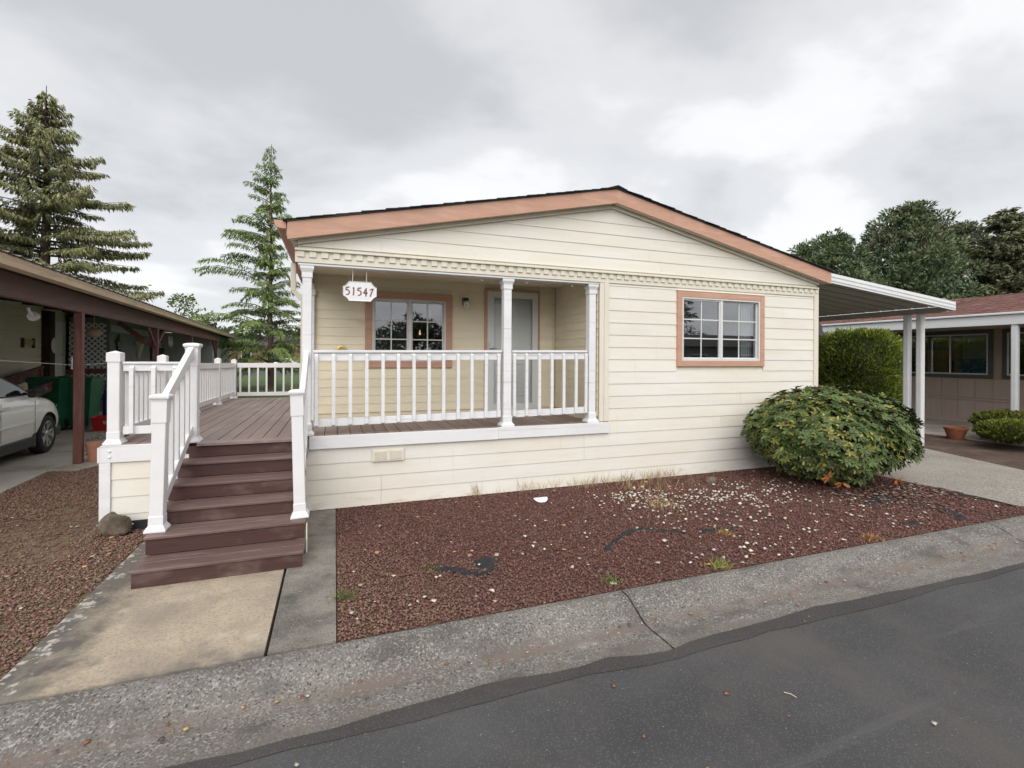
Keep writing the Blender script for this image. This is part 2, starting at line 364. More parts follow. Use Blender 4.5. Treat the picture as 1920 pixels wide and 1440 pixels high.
stain(m_kerb, [((2.6, 5, 5), 0.58, 0.74, 8, (12, 5, 0), (0.095, 0.088, 0.08), None),((22, 22, 22), 0.62, 0.70, 5, (8, 1, 0), (0.34, 0.33, 0.31), None),
               ((4, 9, 9), 0.66, 1.0, 7, (2, 2, 0), (0.145, 0.125, 0.108), (1, -2.98, -3.35))])

# ------------------------------------------------------------------ mesh helpers
def mk_mesh(name, verts, faces, mat, smooth=None):
    me = bpy.data.meshes.new(name)
    me.from_pydata([tuple(v) for v in verts], [], faces)
    if mat is not None: me.materials.append(mat)
    if smooth is not None:
        me.polygons.foreach_set('use_smooth', [True] * len(me.polygons))
        me.set_sharp_from_angle(angle=R(smooth))
    me.update()
    return me
def obj(name, me, parent=None, loc=(0, 0, 0), rot=(0, 0, 0)):
    o = bpy.data.objects.new(name, me)
    COL.objects.link(o)
    o.location = loc
    o.rotation_euler = rot
    if parent is not None: o.parent = parent
    return o
def tag(o, label=None, cat=None, group=None, kind=None):
    if label: o['label'] = label
    if cat: o['category'] = cat
    if group: o['group'] = group
    if kind: o['kind'] = kind
    return o
def thing(name, label, cat, loc=(0, 0, 0), rotz=0.0, group=None):
    o = obj(name, None, None, loc, (0, 0, rotz))
    o.empty_display_size = 0.1
    return tag(o, label, cat, group)
def part(name, parent, loc=(0, 0, 0), rot=(0, 0, 0)):
    o = obj(name, None, parent, loc, rot); o.empty_display_size = 0.1
    return o
_bc = {}
def box_data(dx, dy, dz, b):
    hx, hy, hz = dx / 2, dy / 2, dz / 2
    b = min(b, hx * 0.45, hy * 0.45, hz * 0.45)
    vs_, idx = [], {}
    for sx in (-1, 1):
        for sy in (-1, 1):
            for sz in (-1, 1):
                for ax in range(3):
                    v = [sx * (hx - b), sy * (hy - b), sz * (hz - b)]
                    v[ax] = (sx * hx, sy * hy, sz * hz)[ax]
                    idx[(sx, sy, sz, ax)] = len(vs_); vs_.append(v)
    f = []
    for ax in range(3):
        o1, o2 = [a for a in range(3) if a != ax]
        for s in (-1, 1):
            q = []
            for a, c in ((-1, -1), (1, -1), (1, 1), (-1, 1)):
                k = [0, 0, 0]; k[ax] = s; k[o1] = a; k[o2] = c
                q.append(idx[(k[0], k[1], k[2], ax)])
            if (s > 0) == (ax == 1): q.reverse()
            f.append(q)
    for ax in range(3):
        o1, o2 = [a for a in range(3) if a != ax]
        for a in (-1, 1):
            for c in (-1, 1):
                k0 = [0, 0, 0]; k1 = [0, 0, 0]
                k0[ax], k1[ax] = -1, 1
                for k in (k0, k1): k[o1] = a; k[o2] = c
                f.append([idx[(*k0, o1)], idx[(*k1, o1)], idx[(*k1, o2)], idx[(*k0, o2)]])
    for sx in (-1, 1):
        for sy in (-1, 1):
            for sz in (-1, 1):
                f.append([idx[(sx, sy, sz, a)] for a in range(3)])
    return vs_, f
def cbox(dx, dy, dz, mat, b=0.003):
    key = (round(dx, 4), round(dy, 4), round(dz, 4), mat.name, b)
    if key not in _bc:
        v, f = box_data(dx, dy, dz, b)
        _bc[key] = mk_mesh('board', v, f, mat)
    return _bc[key]
def board(name, parent, x0, x1, y0, y1, z0, z1, mat, b=0.003, rot=(0, 0, 0)):
    return obj(name, cbox(abs(x1 - x0), abs(y1 - y0), abs(z1 - z0), mat, b), parent,
               ((x0 + x1) / 2, (y0 + y1) / 2, (z0 + z1) / 2), rot)
class MB:
    def __init__(s): s.v = []; s.f = []
    def add(s, v, f):
        o = len(s.v); s.v += [tuple(p) for p in v]; s.f += [[i + o for i in q] for q in f]; return s
    def box(s, x0, x1, y0, y1, z0, z1, b=0.003):
        v, f = box_data(abs(x1 - x0), abs(y1 - y0), abs(z1 - z0), b)
        c = ((x0 + x1) / 2, (y0 + y1) / 2, (z0 + z1) / 2)
        return s.add([(p[0] + c[0], p[1] + c[1], p[2] + c[2]) for p in v], f)
    def beam(s, p, q, w, h, up=(0, 0, 1)):
        """rectangular bar from p to q, w across, h in the up direction"""
        p, q = Vector(p), Vector(q); d = (q - p); L = d.length; d.normalize()
        u = Vector(up); sd = d.cross(u).normalized(); u = sd.cross(d).normalized()
        v, f = box_data(L, w, h, 0.003)
        c = (p + q) / 2
        return s.add([tuple(c + d * a[0] + sd * a[1] + u * a[2]) for a in v], f)
    def prism(s, poly, axis, a0, a1):
        """polygon (two coords) extruded along axis 0/1/2 from a0 to a1"""
        n = len(poly)
        def P(p, a):
            r = [p[0], p[1]]; r.insert(axis, a); return r
        v = [P(p, a0) for p in poly] + [P(p, a1) for p in poly]
        f = [list(range(n))[::-1], list(range(n, 2 * n))] + [[i, (i + 1) % n, (i + 1) % n + n, i + n] for i in range(n)]
        return s.add(v, f)
    def lathe(s, prof, n=24, c=(0, 0, 0), axis=2, cap=True):
        v = []
        for r, h in prof:
            for k in range(n):
                a = 2 * math.pi * k / n
                p = [r * math.cos(a), r * math.sin(a)]; p.insert(axis, h)
                v.append((p[0] + c[0], p[1] + c[1], p[2] + c[2]))
        f = []
        for i in range(len(prof) - 1):
            for k in range(n):
                f.append([i * n + k, i * n + (k + 1) % n, (i + 1) * n + (k + 1) % n, (i + 1) * n + k])
        if cap:
            f.append(list(range(n))[::-1]); f.append([(len(prof) - 1) * n + k for k in range(n)])
        return s.add(v, f)
    def tube(s, pts, r, n=8):
        pts = [Vector(p) for p in pts]
        rs = r if isinstance(r, (list, tuple)) else [r] * len(pts)
        v = []
        for i, p in enumerate(pts):
            d = (pts[min(i + 1, len(pts) - 1)] - pts[max(i - 1, 0)]).normalized()
            u = d.cross(Vector((0.13, 0.31, 0.94))).normalized(); w = d.cross(u)
            for k in range(n):
                a = 2 * math.pi * k / n
                v.append(tuple(p + (u * math.cos(a) + w * math.sin(a)) * rs[i]))
        f = []
        for i in range(len(pts) - 1):
            for k in range(n):
                f.append([i * n + k, i * n + (k + 1) % n, (i + 1) * n + (k + 1) % n, (i + 1) * n + k])
        f += [list(range(n))[::-1], [(len(pts) - 1) * n + k for k in range(n)]]
        return s.add(v, f)
    def build(s, name, mat, parent=None, loc=(0, 0, 0), rot=(0, 0, 0), smooth=None):
        me = mk_mesh(name, s.v, s.f, mat, smooth)
        return obj(name, me, parent, loc, rot)
def np_mesh(name, V, F, mat, cols=None, nper=3):
    """fast mesh from arrays: V (n,3), F (m,nper), cols (n,3) as point colours"""
    me = bpy.data.meshes.new(name)
    me.vertices.add(len(V)); me.vertices.foreach_set('co', V.astype(np.float32).ravel())
    me.loops.add(F.size); me.loops.foreach_set('vertex_index', F.astype(np.int32).ravel())
    me.polygons.add(len(F))
    me.polygons.foreach_set('loop_start', np.arange(0, F.size, nper, dtype=np.int32))
    me.polygons.foreach_set('loop_total', np.full(len(F), nper, dtype=np.int32))
    if cols is not None:
        a = me.attributes.new('Col', 'FLOAT_COLOR', 'POINT')
        c4 = np.ones((len(V), 4), np.float32); c4[:, :3] = cols
        a.data.foreach_set('color', c4.ravel())
    me.materials.append(mat)
    me.update(calc_edges=True); me.validate()
    return me

# ------------------------------------------------------------------ the setting: ground, road, kerb, slabs
GZ = -0.055
def sheet(name, pts, z, mat, kind='structure'):
    me = mk_mesh(name, [(p[0], p[1], z) for p in pts], [list(range(len(pts)))], mat)
    return tag(obj(name, me), kind=kind)
sheet('ground', [(-400, -400), (400, -400), (400, 600), (-400, 600)], -0.24, m_soil)
# lawn behind the homes, in pieces round the slabs
sheet('lawn', [(-60, 5.5), (60, 5.5), (60, 46), (-60, 46)], -0.075, m_grass)
sheet('lawn', [(-60, -40), (60, -40), (60, -11.3), (-60, -11.3)], -0.10, m_grass)
sheet('road', [(-90, 46.2), (90, 46.2), (90, 62), (-90, 62)], -0.09, m_asph)
sheet('lawn', [(-200, 62.2), (200, 62.2), (200, 400), (-200, 400)], -0.08, m_grass)
# street in front: irregular asphalt edge along the gutter
xs = np.linspace(-40, 40, 401)
edge = np.interp(xs, [-40, 0.1, 0.35, 0.84, 1.33, 1.58, 1.93, 2.12, 2.29, 2.9, 3.46, 4.0, 4.9, 5.95, 40], [-3.45, -3.435, -3.40, -3.39, -3.41, -3.40, -3.475, -3.45, -3.418, -3.412, -3.385, -3.412, -3.45, -3.46, -3.5])
edge = edge + 0.006 * np.sin(xs * 7.7 + 1) + rng.normal(0, 0.005, len(xs))
edge2 = np.interp(xs, [-40, 0.9, 1.5, 2.04, 2.78, 3.8, 4.8, 40], [-3.52, -3.515, -3.51, -3.55, -3.52, -3.535, -3.52, -3.6]) + 0.008 * np.sin(xs * 5.3 + 2) - rng.normal(0, 0.006, len(xs))
def strip(name, x, ya, yb, z, mat):
    n = len(x)
    V = [(x[i], ya[i], z) for i in range(n)] + [(x[i], yb[i], z) for i in range(n)]
    return tag(obj(name, mk_mesh(name, V, [[i, i + 1, n + i + 1, n + i] for i in range(n - 1)][:], mat)), kind='structure')
strip('road', xs, np.full(len(xs), -11.0), edge, -0.137, m_asph)
strip('road_edge_seam', xs, edge2, edge + 0.004, -0.1335, m_tar)
# rolled kerb cast in lengths with open joints
kerb = tag(part('kerb', None), kind='structure')
prof = [(-2.82, -0.30), (-2.82, -0.052), (-2.845, -0.045), (-2.90, -0.048), (-2.96, -0.066), (-3.03, -0.099), (-3.09, -0.130),
        (-3.14, -0.147), (-3.20, -0.150), (-3.30, -0.146), (-3.62, -0.1415), (-4.2, -0.20), (-4.2, -0.30)]
joints = [2.06 + 4.62 * k for k in range(-7, 8)]
for a, b_ in zip(joints[:-1], joints[1:]):
    x0, x1 = a + 0.008, b_ - 0.008
    n = 2
    V = [(x, p[0], p[1]) for x in (x0, x1) for p in prof]
    k = len(prof)
    F = [[i, i + 1, k + i + 1, k + i] for i in range(k - 1)] + [list(range(k)), [k + i for i in range(k)][::-1]]
    obj('kerb_length', mk_mesh('kerb_length', V, F, m_kerb, 30), kerb)
# walk to the stairs: wide slab, open joint, narrow darker strip
def slab(name, poly, z0, z1, mat, kind='structure'):
    mb = MB(); mb.prism(poly, 2, z0, z1)
    return tag(mb.build(name, mat), kind=kind)
slab('walkway', [(-1.70, -2.812), (-0.388, -2.812), (-0.388, 0.30), (-1.70, 0.30)], -0.25, -0.046, m_conc)
slab('walkway_strip', [(-0.368, -2.812), (0.016, -2.812), (0.016, -0.03), (-0.368, -0.03)], -0.25, -0.043, m_strip)
slab('driveway', [(7.86, -2.815), (10.0, -2.815), (11.3, 0.6), (11.3, 12), (7.86, 12)], -0.25, -0.05, m_drive)
slab('neighbour_driveway', [(-9.5, -2.815), (-3.62, -2.815), (-4.03, 2.1), (-5.4, 21), (-9.5, 21)], -0.25, -0.047, m_slab)
slab('neighbour_path', [(13.45, -0.6), (17.3, -0.6), (17.3, 14), (13.45, 14)], -0.25, -0.045, m_slab)
sheet('gravel_bed', [(0.02, -2.818), (7.855, -2.818), (7.855, 0.1), (0.02, 0.1)], GZ - 0.006, m_soilr)
sheet('gravel_bed', [(-4.6, -2.818), (-1.705, -2.818), (-1.705, 5.4), (-4.6, 5.4)], GZ - 0.006, m_soilg)
sheet('planting_bed', [(10.0, -2.815), (18, -2.815), (18, 6), (11.0, 6), (11.0, 0.3)], GZ - 0.006, m_soil)

def stones(name, N, region, size, palette, mat, z=GZ, flat=0.75, seed=1, lift=0.35, browner=None):
    """N irregular eight-sided stones; region(n) gives x,y points"""
    g = np.random.default_rng(seed)
    xy = region(N, g)
    N = len(xy)
    base = np.array([(1, 0, 0), (-1, 0, 0), (0, 1, 0), (0, -1, 0), (0, 0, 1), (0, 0, -1)], float)
    F0 = np.array([(0, 2, 4), (2, 1, 4), (1, 3, 4), (3, 0, 4), (2, 0, 5), (1, 2, 5), (3, 1, 5), (0, 3, 5)])
    s = g.uniform(size[0], size[1], N) * g.uniform(0.8, 1.25, N)
    V = base[None] * g.uniform(0.65, 1.2, (N, 6, 1)) + g.normal(0, 0.16, (N, 6, 3))
    ax = g.normal(0, 1, (N, 3)); ax /= np.linalg.norm(ax, axis=1)[:, None]
    th = g.uniform(0, 6.28, N); c_, s_ = np.cos(th)[:, None, None], np.sin(th)[:, None, None]
    A = ax[:, None, :]
    V = V * c_ + np.cross(np.broadcast_to(A, V.shape), V) * s_ + A * np.sum(A * V, axis=2, keepdims=True) * (1 - c_)
    V[:, :, 2] *= flat
    V *= (s / 2)[:, None, None]
    V[:, :, 0] += xy[:, 0, None]; V[:, :, 1] += xy[:, 1, None]
    V[:, :, 2] += (z + s * lift * g.uniform(0.3, 1.3, N))[:, None]
    pal = np.array(palette)
    c = pal[g.integers(0, len(pal), N)] * g.uniform(0.75, 1.27, (N, 1))
    if browner is not None:
        kb = (browner(xy) + g.normal(0, 0.15, N)).clip(0, 1)[:, None]
        c = c * (1 - kb) + (np.array(LAVA2)[g.integers(0, len(LAVA2), N)] * g.uniform(0.7, 1.35, (N, 1))) * kb
    cols = np.repeat(c, 6, axis=0)
    F = (F0[None] + (np.arange(N) * 6)[:, None, None]).reshape(-1, 3)
    return np_mesh(name, V.reshape(-1, 3), F, mat, cols)
LAVA = [(0.140, 0.062, 0.053), (0.165, 0.074, 0.060), (0.125, 0.058, 0.051), (0.185, 0.095, 0.075), (0.098, 0.050, 0.046), (0.20, 0.13, 0.10), (0.155, 0.064, 0.055)]
LAVA2 = [(0.195, 0.118, 0.088), (0.23, 0.148, 0.105), (0.165, 0.10, 0.078), (0.25, 0.178, 0.125), (0.19, 0.088, 0.074)]
def reg_main(N, g):
    # denser close to the camera, where the single stones show
    p = np.stack([g.uniform(0.03, 7.9, N), g.uniform(-2.81, 0.02, N)], 1)
    edge_ok = p[:, 0] < 7.86 + 0.05 * np.sin(p[:, 1] * 6)
    bare = (np.sin(p[:, 0] * 2.3 + 1.0) * np.sin(p[:, 1] * 3.1 + p[:, 0]) > 0.72) & (p[:, 0] > 3.2) & (g.random(N) < 0.6)
    return p[edge_ok & ~bare]
def reg_left(N, g):
    p = np.stack([g.uniform(-4.05, -1.71, N), g.uniform(-2.81, 4.4, N)], 1)
    lim = np.interp(p[:, 1], [-2.82, 2.1, 5], [-3.62, -4.03, -4.25])
    ok = (p[:, 0] > lim) & ~((p[:, 0] > -2.2) & (p[:, 1] > -0.02))
    d = ((p[:, 0] + 2.72) / 0.55) ** 2 + ((p[:, 1] - 0.1) / 1.0) ** 2 + 0.5 * np.sin(p[:, 0] * 9) * np.sin(p[:, 1] * 7)
    return p[ok & ~((d < 1) & (g.random(N) < 0.70))]
tag(obj('lava_gravel', stones('lava_gravel', 98000, reg_main, (0.011, 0.0255), LAVA, m_lava, seed=3, browner=lambda p: 0.95 - p[:, 0] * 0.5 - (p[:, 1] + 2.8) * 0.42)), 'dark red lava gravel filling the bed below the front wall', 'gravel', kind='stuff')
tag(obj('lava_gravel', stones('lava_gravel', 62000, reg_left, (0.012, 0.027), LAVA2, m_lava, seed=4)), 'brown lava gravel left of the concrete walk', 'gravel', kind='stuff')
def reg_white(N, g):
    c = [(3.72, -0.80, 0.40, 0.20, 120), (4.9, -1.05, 0.62, 0.24, 190), (4.2, -1.35, 0.85, 0.36, 150), (4.5, -2.25, 0.8, 0.36, 75), (3.6, -2.5, 0.5, 0.2, 22), (2.6, -1.7, 1.2, 0.6, 26), (0.9, -2.2, 0.6, 0.4, 12), (6.2, -2.2, 0.9, 0.45, 30)]
    q = [np.stack([g.normal(a, s1, n), g.normal(b, s2, n)], 1) for a, b, s1, s2, n in c]
    p = np.concatenate(q)
    return p[(p[:, 0] > 0.05) & (p[:, 0] < 7.8) & (p[:, 1] > -2.8) & (p[:, 1] < -0.05)]
tag(obj('white_pebbles', stones('white_pebbles', 0, reg_white, (0.02, 0.05), [(0.56, 0.51, 0.44), (0.64, 0.60, 0.54), (0.46, 0.38, 0.30), (0.60, 0.56, 0.52)], m_pebble, GZ + 0.012, 0.55, 9, 0.3)),
    'white and cream pebbles strewn over the red gravel', 'pebbles', kind='stuff')
def reg_litter(N, g):
    p = np.concatenate([np.stack([g.uniform(-4, -1.75, 90), g.uniform(-2.7, 1.5, 90)], 1), np.stack([g.uniform(0.1, 7.7, 120), g.uniform(-2.8, -0.1, 120)], 1)])
    return p[~((p[:, 0] < -1.7) & (p[:, 0] > -2.2) & (p[:, 1] > -0.05))]
def reg_gutter(N, g):
    return np.stack([g.uniform(-3, 8, 150), np.where(g.random(150) < 0.75, g.normal(-3.14, 0.05, 150), g.uniform(-4.8, -3.3, 150))], 1)
def zgut(x): return x
tag(obj('gutter_litter', stones('gutter_litter', 0, reg_gutter, (0.012, 0.038), [(0.30, 0.12, 0.05), (0.22, 0.09, 0.06), (0.42, 0.28, 0.14), (0.12, 0.09, 0.07), (0.5, 0.47, 0.42)], m_pebble, -0.1335, 0.25, 15, 0.1)),
    'small dead leaves and grit lying in the kerb gutter', 'litter', kind='stuff')
tag(obj('bark_chips', stones('bark_chips', 0, reg_litter, (0.03, 0.075), [(0.42, 0.33, 0.25), (0.5, 0.42, 0.34), (0.3, 0.2, 0.14), (0.45, 0.24, 0.13)], m_pebble, GZ + 0.014, 0.16, 12, 0.1)),
    'pale bark chips and leaf litter scattered on the gravel', 'litter', kind='stuff')
def reg_under(N, g):
    a = g.normal(0, 1, (N, 2)) * np.array([0.55, 0.28]) + np.array([6.9, -1.75]); return a[(a[:, 0] < 7.85) & (a[:, 1] > -2.7)]
tag(obj('leaf_litter', stones('leaf_litter', 420, reg_under, (0.04, 0.09), [(0.13, 0.07, 0.05), (0.2, 0.12, 0.09), (0.1, 0.055, 0.045), (0.3, 0.22, 0.18)], m_pebble, GZ + 0.016, 0.12, 13, 0.1)),
    'dry brown leaf litter under the round bush', 'leaf litter', kind='stuff')

# ------------------------------------------------------------------ the cream home
HX0, HX1, YB = -0.40, 7.79, 1.447
PK = 3.70
SL = 0.21
def zt(x): return 4.097 - SL * abs(x - PK)
home = thing('manufactured_home', 'cream lap-sided home with terracotta trim, low gable and covered front porch', 'house')
_sc = {}
def siding_board(parent, l0, r0, l1, r1, z0, z1, mat, place, t0=0.0125, t1=0.004, gap=0.003):
    """one lap board; l/r are its ends at the bottom (0) and top (1); place maps (along, out, up) to parent space"""
    c = (l0 + r0) / 2
    key = (round(l0 - c, 3), round(r0 - c, 3), round(l1 - c, 3), round(r1 - c, 3), round(z1 - z0, 3), mat.name, t0)
    if key not in _sc:
        h = z1 - z0
        v = [(l0 - c, -t0, gap), (r0 - c, -t0, gap), (r0 - c, 0, gap), (l0 - c, 0, gap),
             (l1 - c, -t1, h + 0.012), (r1 - c, -t1, h + 0.012), (r1 - c, 0, h + 0.012), (l1 - c, 0, h + 0.012)]
        f = [[0, 3, 2, 1], [4, 5, 6, 7], [0, 1, 5, 4], [1, 2, 6, 5], [2, 3, 7, 6], [3, 0, 4, 7]]
        _sc[key] = mk_mesh('siding_board', v, f, mat)
    loc, rz = place(c, z0)
    return obj('siding_board', _sc[key], parent, loc, (0, 0, rz))
def course(parent, z0, z1, a, b, mat, place, joints=(), holes=()):
    """one course from a to b, split at joints, minus holes [(h0,h1,hz0,hz1)]"""
    segs = [(a, b)]
    for h0, h1, k0, k1 in holes:
        if z1 <= k0 + 0.01 or z0 >= k1 - 0.01: continue
        out = []
        for s0, s1 in segs:
            if h1 <= s0 or h0 >= s1: out.append((s0, s1)); continue
            if h0 > s0: out.append((s0, h0))
            if h1 < s1: out.append((h1, s1))
        segs = out
    for j in joints:
        segs = [q for s0, s1 in segs for q in (((s0, j - 0.0015), (j + 0.0015, s1)) if s0 < j < s1 else ((s0, s1),))]
    for s0, s1 in segs:
        siding_board(parent, s0, s1, s0, s1, z0, z1, mat, place)
place_f = lambda c, z: ((c, 0.0, z), 0.0)
# front wall core with window opening, then the boards
W1 = (4.842, 6.569, 1.61, 2.756)      # right window, outside of trim
mb = MB()
mb.box(3.52, W1[0] + 0.06, 0.003, 0.12, 0.80, 2.98); mb.box(W1[1] - 0.06, 7.785, 0.003, 0.12, 0.80, 2.98)
mb.box(W1[0] + 0.06, W1[1] - 0.06, 0.003, 0.12, 0.80, W1[2] + 0.06); mb.box(W1[0] + 0.06, W1[1] - 0.06, 0.003, 0.12, W1[3] - 0.06, 2.98)
mb.box(-0.395, 7.785, 0.004, 0.10, -0.03, 0.796)
front_wall = mb.build('front_wall', m_trimc, home)
zrow = [-0.045 + 0.1755 * k for k in range(17)]
jn = {0: (0.53,), 1: (0.53,), 2: (3.28, 6.3), 3: (3.28,), 4: (5.7,), 6: (6.1,), 9: (4.11,), 12: (), 14: (7.0,)}
for k in range(16):
    z0, z1 = zrow[k], zrow[k + 1]
    a = -0.30 if k < 4 else 3.664
    course(front_wall, z0, z1 if k < 15 else 2.80, a, 7.697, m_siding, place_f, jn.get(k, ()), [(W1[0] + 0.004, W1[1] - 0.004, W1[2], W1[3])])
siding_board(front_wall, 3.664, 7.697, 3.664, 7.697, zrow[16], 2.795, m_siding, place_f)
# gable above the dentil band
mb = MB()
mb.prism([(HX0, 2.90), (HX1, 2.90), (HX1, zt(HX1) - 0.16), (PK, zt(PK) - 0.16), (HX0, zt(HX0) - 0.16)], 1, 0.005, 0.10)
gable = mb.build('gable_wall', m_trimc, home)
grow = [2.985, 3.158, 3.327, 3.493, 3.655, 3.82, 3.99]
gj = {0: (0.524, 4.55), 1: (4.35,), 2: (5.05,)}
for k in range(6):
    z0, z1 = grow[k], grow[k + 1]
    def ends(z):
        w = max(0.0, (4.097 - 0.155 - z) / SL); return max(HX0 + 0.01, PK - w), min(HX1 - 0.01, PK + w)
    l0, r0 = ends(z0)
    l1, r1 = ends(min(z1, 3.94))
    if z1 > 3.94: z1 = 3.93
    pts = [l0] + [j for j in gj.get(k, ())] + [r0]
    for i in range(len(pts) - 1):
        A, B = pts[i], pts[i + 1]
        siding_board(gable, A + (0.0015 if i else 0), B - (0.0015 if i < len(pts) - 2 else 0), max(A, l1) if i == 0 else A, min(B, r1) if i == len(pts) - 2 else B, z0, z1, m_siding, place_f)
# corner boards and porch jamb trim
board('corner_board', home, 7.70, 7.797, -0.030, 0.0, -0.045, 2.955, m_trimc)
board('corner_board', home, 7.769, 7.80, 0.003, 0.10, -0.045, 2.99, m_trimc)
board('corner_board', home, 3.585, 3.661, -0.028, 0.0, 0.835, 2.80, m_trimc)
board('corner_board', home, 3.515, 3.583, -0.020, 0.0, 0.835, 2.80, m_trimc)
# dentil moulding
dent = board('dentil_moulding', home, HX0 - 0.03, 7.768, -0.024, 0.0, 2.800, 2.932, m_trimc)
obj('cap_strip', cbox(8.20, 0.06, 0.026, m_trimc), dent, (0, -0.018, 0.077))
cx_ = (HX0 - 0.03 + 7.768) / 2
x = HX0 - 0.005
while x < 7.74:
    obj('dentil', cbox(0.074, 0.016, 0.070, m_trimc, 0.001), dent, (x + 0.037 - cx_, -0.0202, 2.8955 - 2.866))
    x += 0.1268
# header beam over the porch opening
board('header_beam', home, HX0 + 0.0, 3.513, -0.012, 0.13, 2.772, 2.797, m_whitew)
board('header_beam', home, HX0 + 0.0, 3.513, 0.006, 0.10, 2.799, 2.98, m_whitew)
board('header_beam', home, HX0 - 0.004, HX0 + 0.10, 0.132, YB, 2.775, 2.98, m_whitew)
# porch ceiling, back wall, side wall
W2 = (0.417, 1.720, 1.57, 2.70)       # porch window
DR = (2.25, 3.212, 0.83, 2.845)       # door with trim
board('porch_ceiling', home, HX0 + 0.1, 3.50, 0.101, YB, 2.91, 2.94, m_siding_p)
mb = MB()
for a, b_, c, d in ((HX0, W2[0] + 0.05, 0.80, 2.95), (W2[1] - 0.05, DR[0] + 0.05, 0.80, 2.95), (DR[1] - 0.05, 3.60, 0.80, 2.95),
                    (W2[0] + 0.05, W2[1] - 0.05, 0.80, W2[2] + 0.05), (W2[0] + 0.05, W2[1] - 0.05, W2[3] - 0.05, 2.95), (DR[0] + 0.05, DR[1] - 0.05, DR[3] - 0.05, 2.95)):
    mb.box(a, b_, YB + 0.004, YB + 0.11, c, d)
pwall = mb.build('porch_wall', m_siding_p, home)
place_b = lambda c, z: ((c, YB, z), 0.0)
k = 0
z = 0.822
prow = []
zz = 2.907 - 0.125 * 16
while zz < 2.95:
    prow.append(zz); zz += 0.1245
for i, z0 in enumerate(prow[:-1]):
    course(pwall, z0, prow[i + 1], -0.29, 3.495, m_siding_p, place_b, ((2.0,) if i == 15 else ()), [(W2[0] + .004, W2[1] - .004, W2[2], W2[3]), (DR[0] + .004, DR[1] - .004, 0, DR[3])])
board('porch_side_sheathing', home, 3.505, 3.60, 0.125, YB - 0.03, 0.80, 2.95, m_siding_p)
pside = part('porch_side_wall', home)
place_s = lambda c, z: ((3.502, c, z), -math.pi / 2)
for i, z0 in enumerate(prow[:-1]):
    siding_board(pside, 0.01, YB - 0.025, 0.01, YB - 0.025, z0, prow[i + 1], m_siding_p, lambda c, z: ((3.502, c, z), -math.pi / 2))
board('inside_corner_trim', home, 3.455, 3.480, YB - 0.045, YB - 0.023, 0.84, 2.9, m_siding_p)
board('pilaster', home, -0.365, -0.275, YB - 0.075, YB - 0.001, 0.822, 2.77, m_whitew)
board('pilaster_cap', home, -0.378, -0.262, YB - 0.088, YB + 0.0, 2.60, 2.68, m_whitew)
# side, back walls, floor of the body
board('side_wall', home, HX0, HX0 + 0.10, YB + 0.112, 16.0, -0.045, 3.05, m_siding)
board('side_wall', home, HX1 - 0.10, HX1 - 0.0, 0.125, 16.0, -0.045, 3.05, m_siding)
board('rear_wall', home, HX0, HX1, 16.002, 16.1, -0.045, 3.05, m_siding)
board('skirt_side', home, HX0, HX0 + 0.09, 0.103, YB + 0.11, -0.045, 0.66, m_siding)
# porch floor
pfloor = part('porch_floor', home)
x = HX0 + 0.004
while x < 3.49:
    board('floor_board', pfloor, x, min(x + 0.138, 3.50), -0.004, YB - 0.024, 0.785, 0.815, m_deck)
    x += 0.1445
board('porch_subfloor', home, HX0 + 0.02, 3.50, 0.105, YB, 0.70, 0.77, m_darkw)
board('porch_rim_board', home, -0.272, 2.0, -0.045, -0.008, 0.664, 0.812, m_whitew)
board('porch_rim_board', home, 2.002, 3.664, -0.043, -0.006, 0.668, 0.818, m_whitew)
# rake fascia, soffit, frieze
for x0, x1 in ((-0.50, PK - 0.0008), (PK + 0.0008, 7.925)):
    MB().prism([(x0, zt(x0) - 0.192), (x1, zt(x1) - 0.192), (x1, zt(x1)), (x0, zt(x0))], 1, -0.155, -0.125).build('rake_fascia', m_terra, home)
    MB().prism([(x0 + .02, zt(x0 + .02) - 0.182), (x1, zt(x1) - 0.182), (x1, zt(x1) - 0.165), (x0 + .02, zt(x0 + .02) - 0.165)], 1, -0.123, 0.002).build('rake_soffit', m_trimc, home)
    a, b_ = max(x0, HX0), min(x1, HX1)
    MB().prism([(a, zt(a) - 0.235), (b_, zt(b_) - 0.235), (b_, zt(b_) - 0.184), (a, zt(a) - 0.184)], 1, -0.045, -0.022).build('frieze_board', m_trimc, home)
    MB().prism([(x0 - 0.01, zt(x0 - .01) + 0.002), (x1, zt(x1) + 0.002), (x1, zt(x1) + 0.012), (x0 - 0.01, zt(x0 - .01) + 0.012)], 1, -0.172, -0.120).build('drip_edge', m_drip, home)
# roof deck and shingle courses that step up the rake
roof = MB()
for x0, x1 in ((-0.52, PK), (PK, 7.93)):
    roof.prism([(x0, zt(x0) - 0.05), (x1, zt(x1) - 0.05), (x1, zt(x1) - 0.002), (x0, zt(x0) - 0.002)], 1, -0.118, 16.2)
roof = roof.build('roof', m_shingle, home)
ns = 31
for side in (-1, 1):
    xe = -0.545 if side < 0 else 7.945
    for k in range(ns):
        f0 = k / ns; f1 = (k + 1.9) / ns
        xa = xe + (PK - xe) * f0; xb = xe + (PK - xe) * min(f1, 1.0)
        y0 = -0.178 - random.uniform(0, 0.022)
        za, zb = zt(xa) + 0.014, zt(xb) + 0.014
        th = random.uniform(0.012, 0.02)
        v = [(xa, y0, za), (xb, y0, zb), (xb, y0, zb + 0.004), (xa, y0, za + th)]
        v += [(p[0], 16.2, p[2]) for p in v]
        f = [[0, 1, 2, 3], [7, 6, 5, 4], [0, 3, 7, 4], [3, 2, 6, 7], [1, 5, 6, 2], [0, 4, 5, 1]]
        if side > 0: f = [q[::-1] for q in f]
        obj('shingle_course', mk_mesh('shingle_course', v, f, m_shingle), roof)
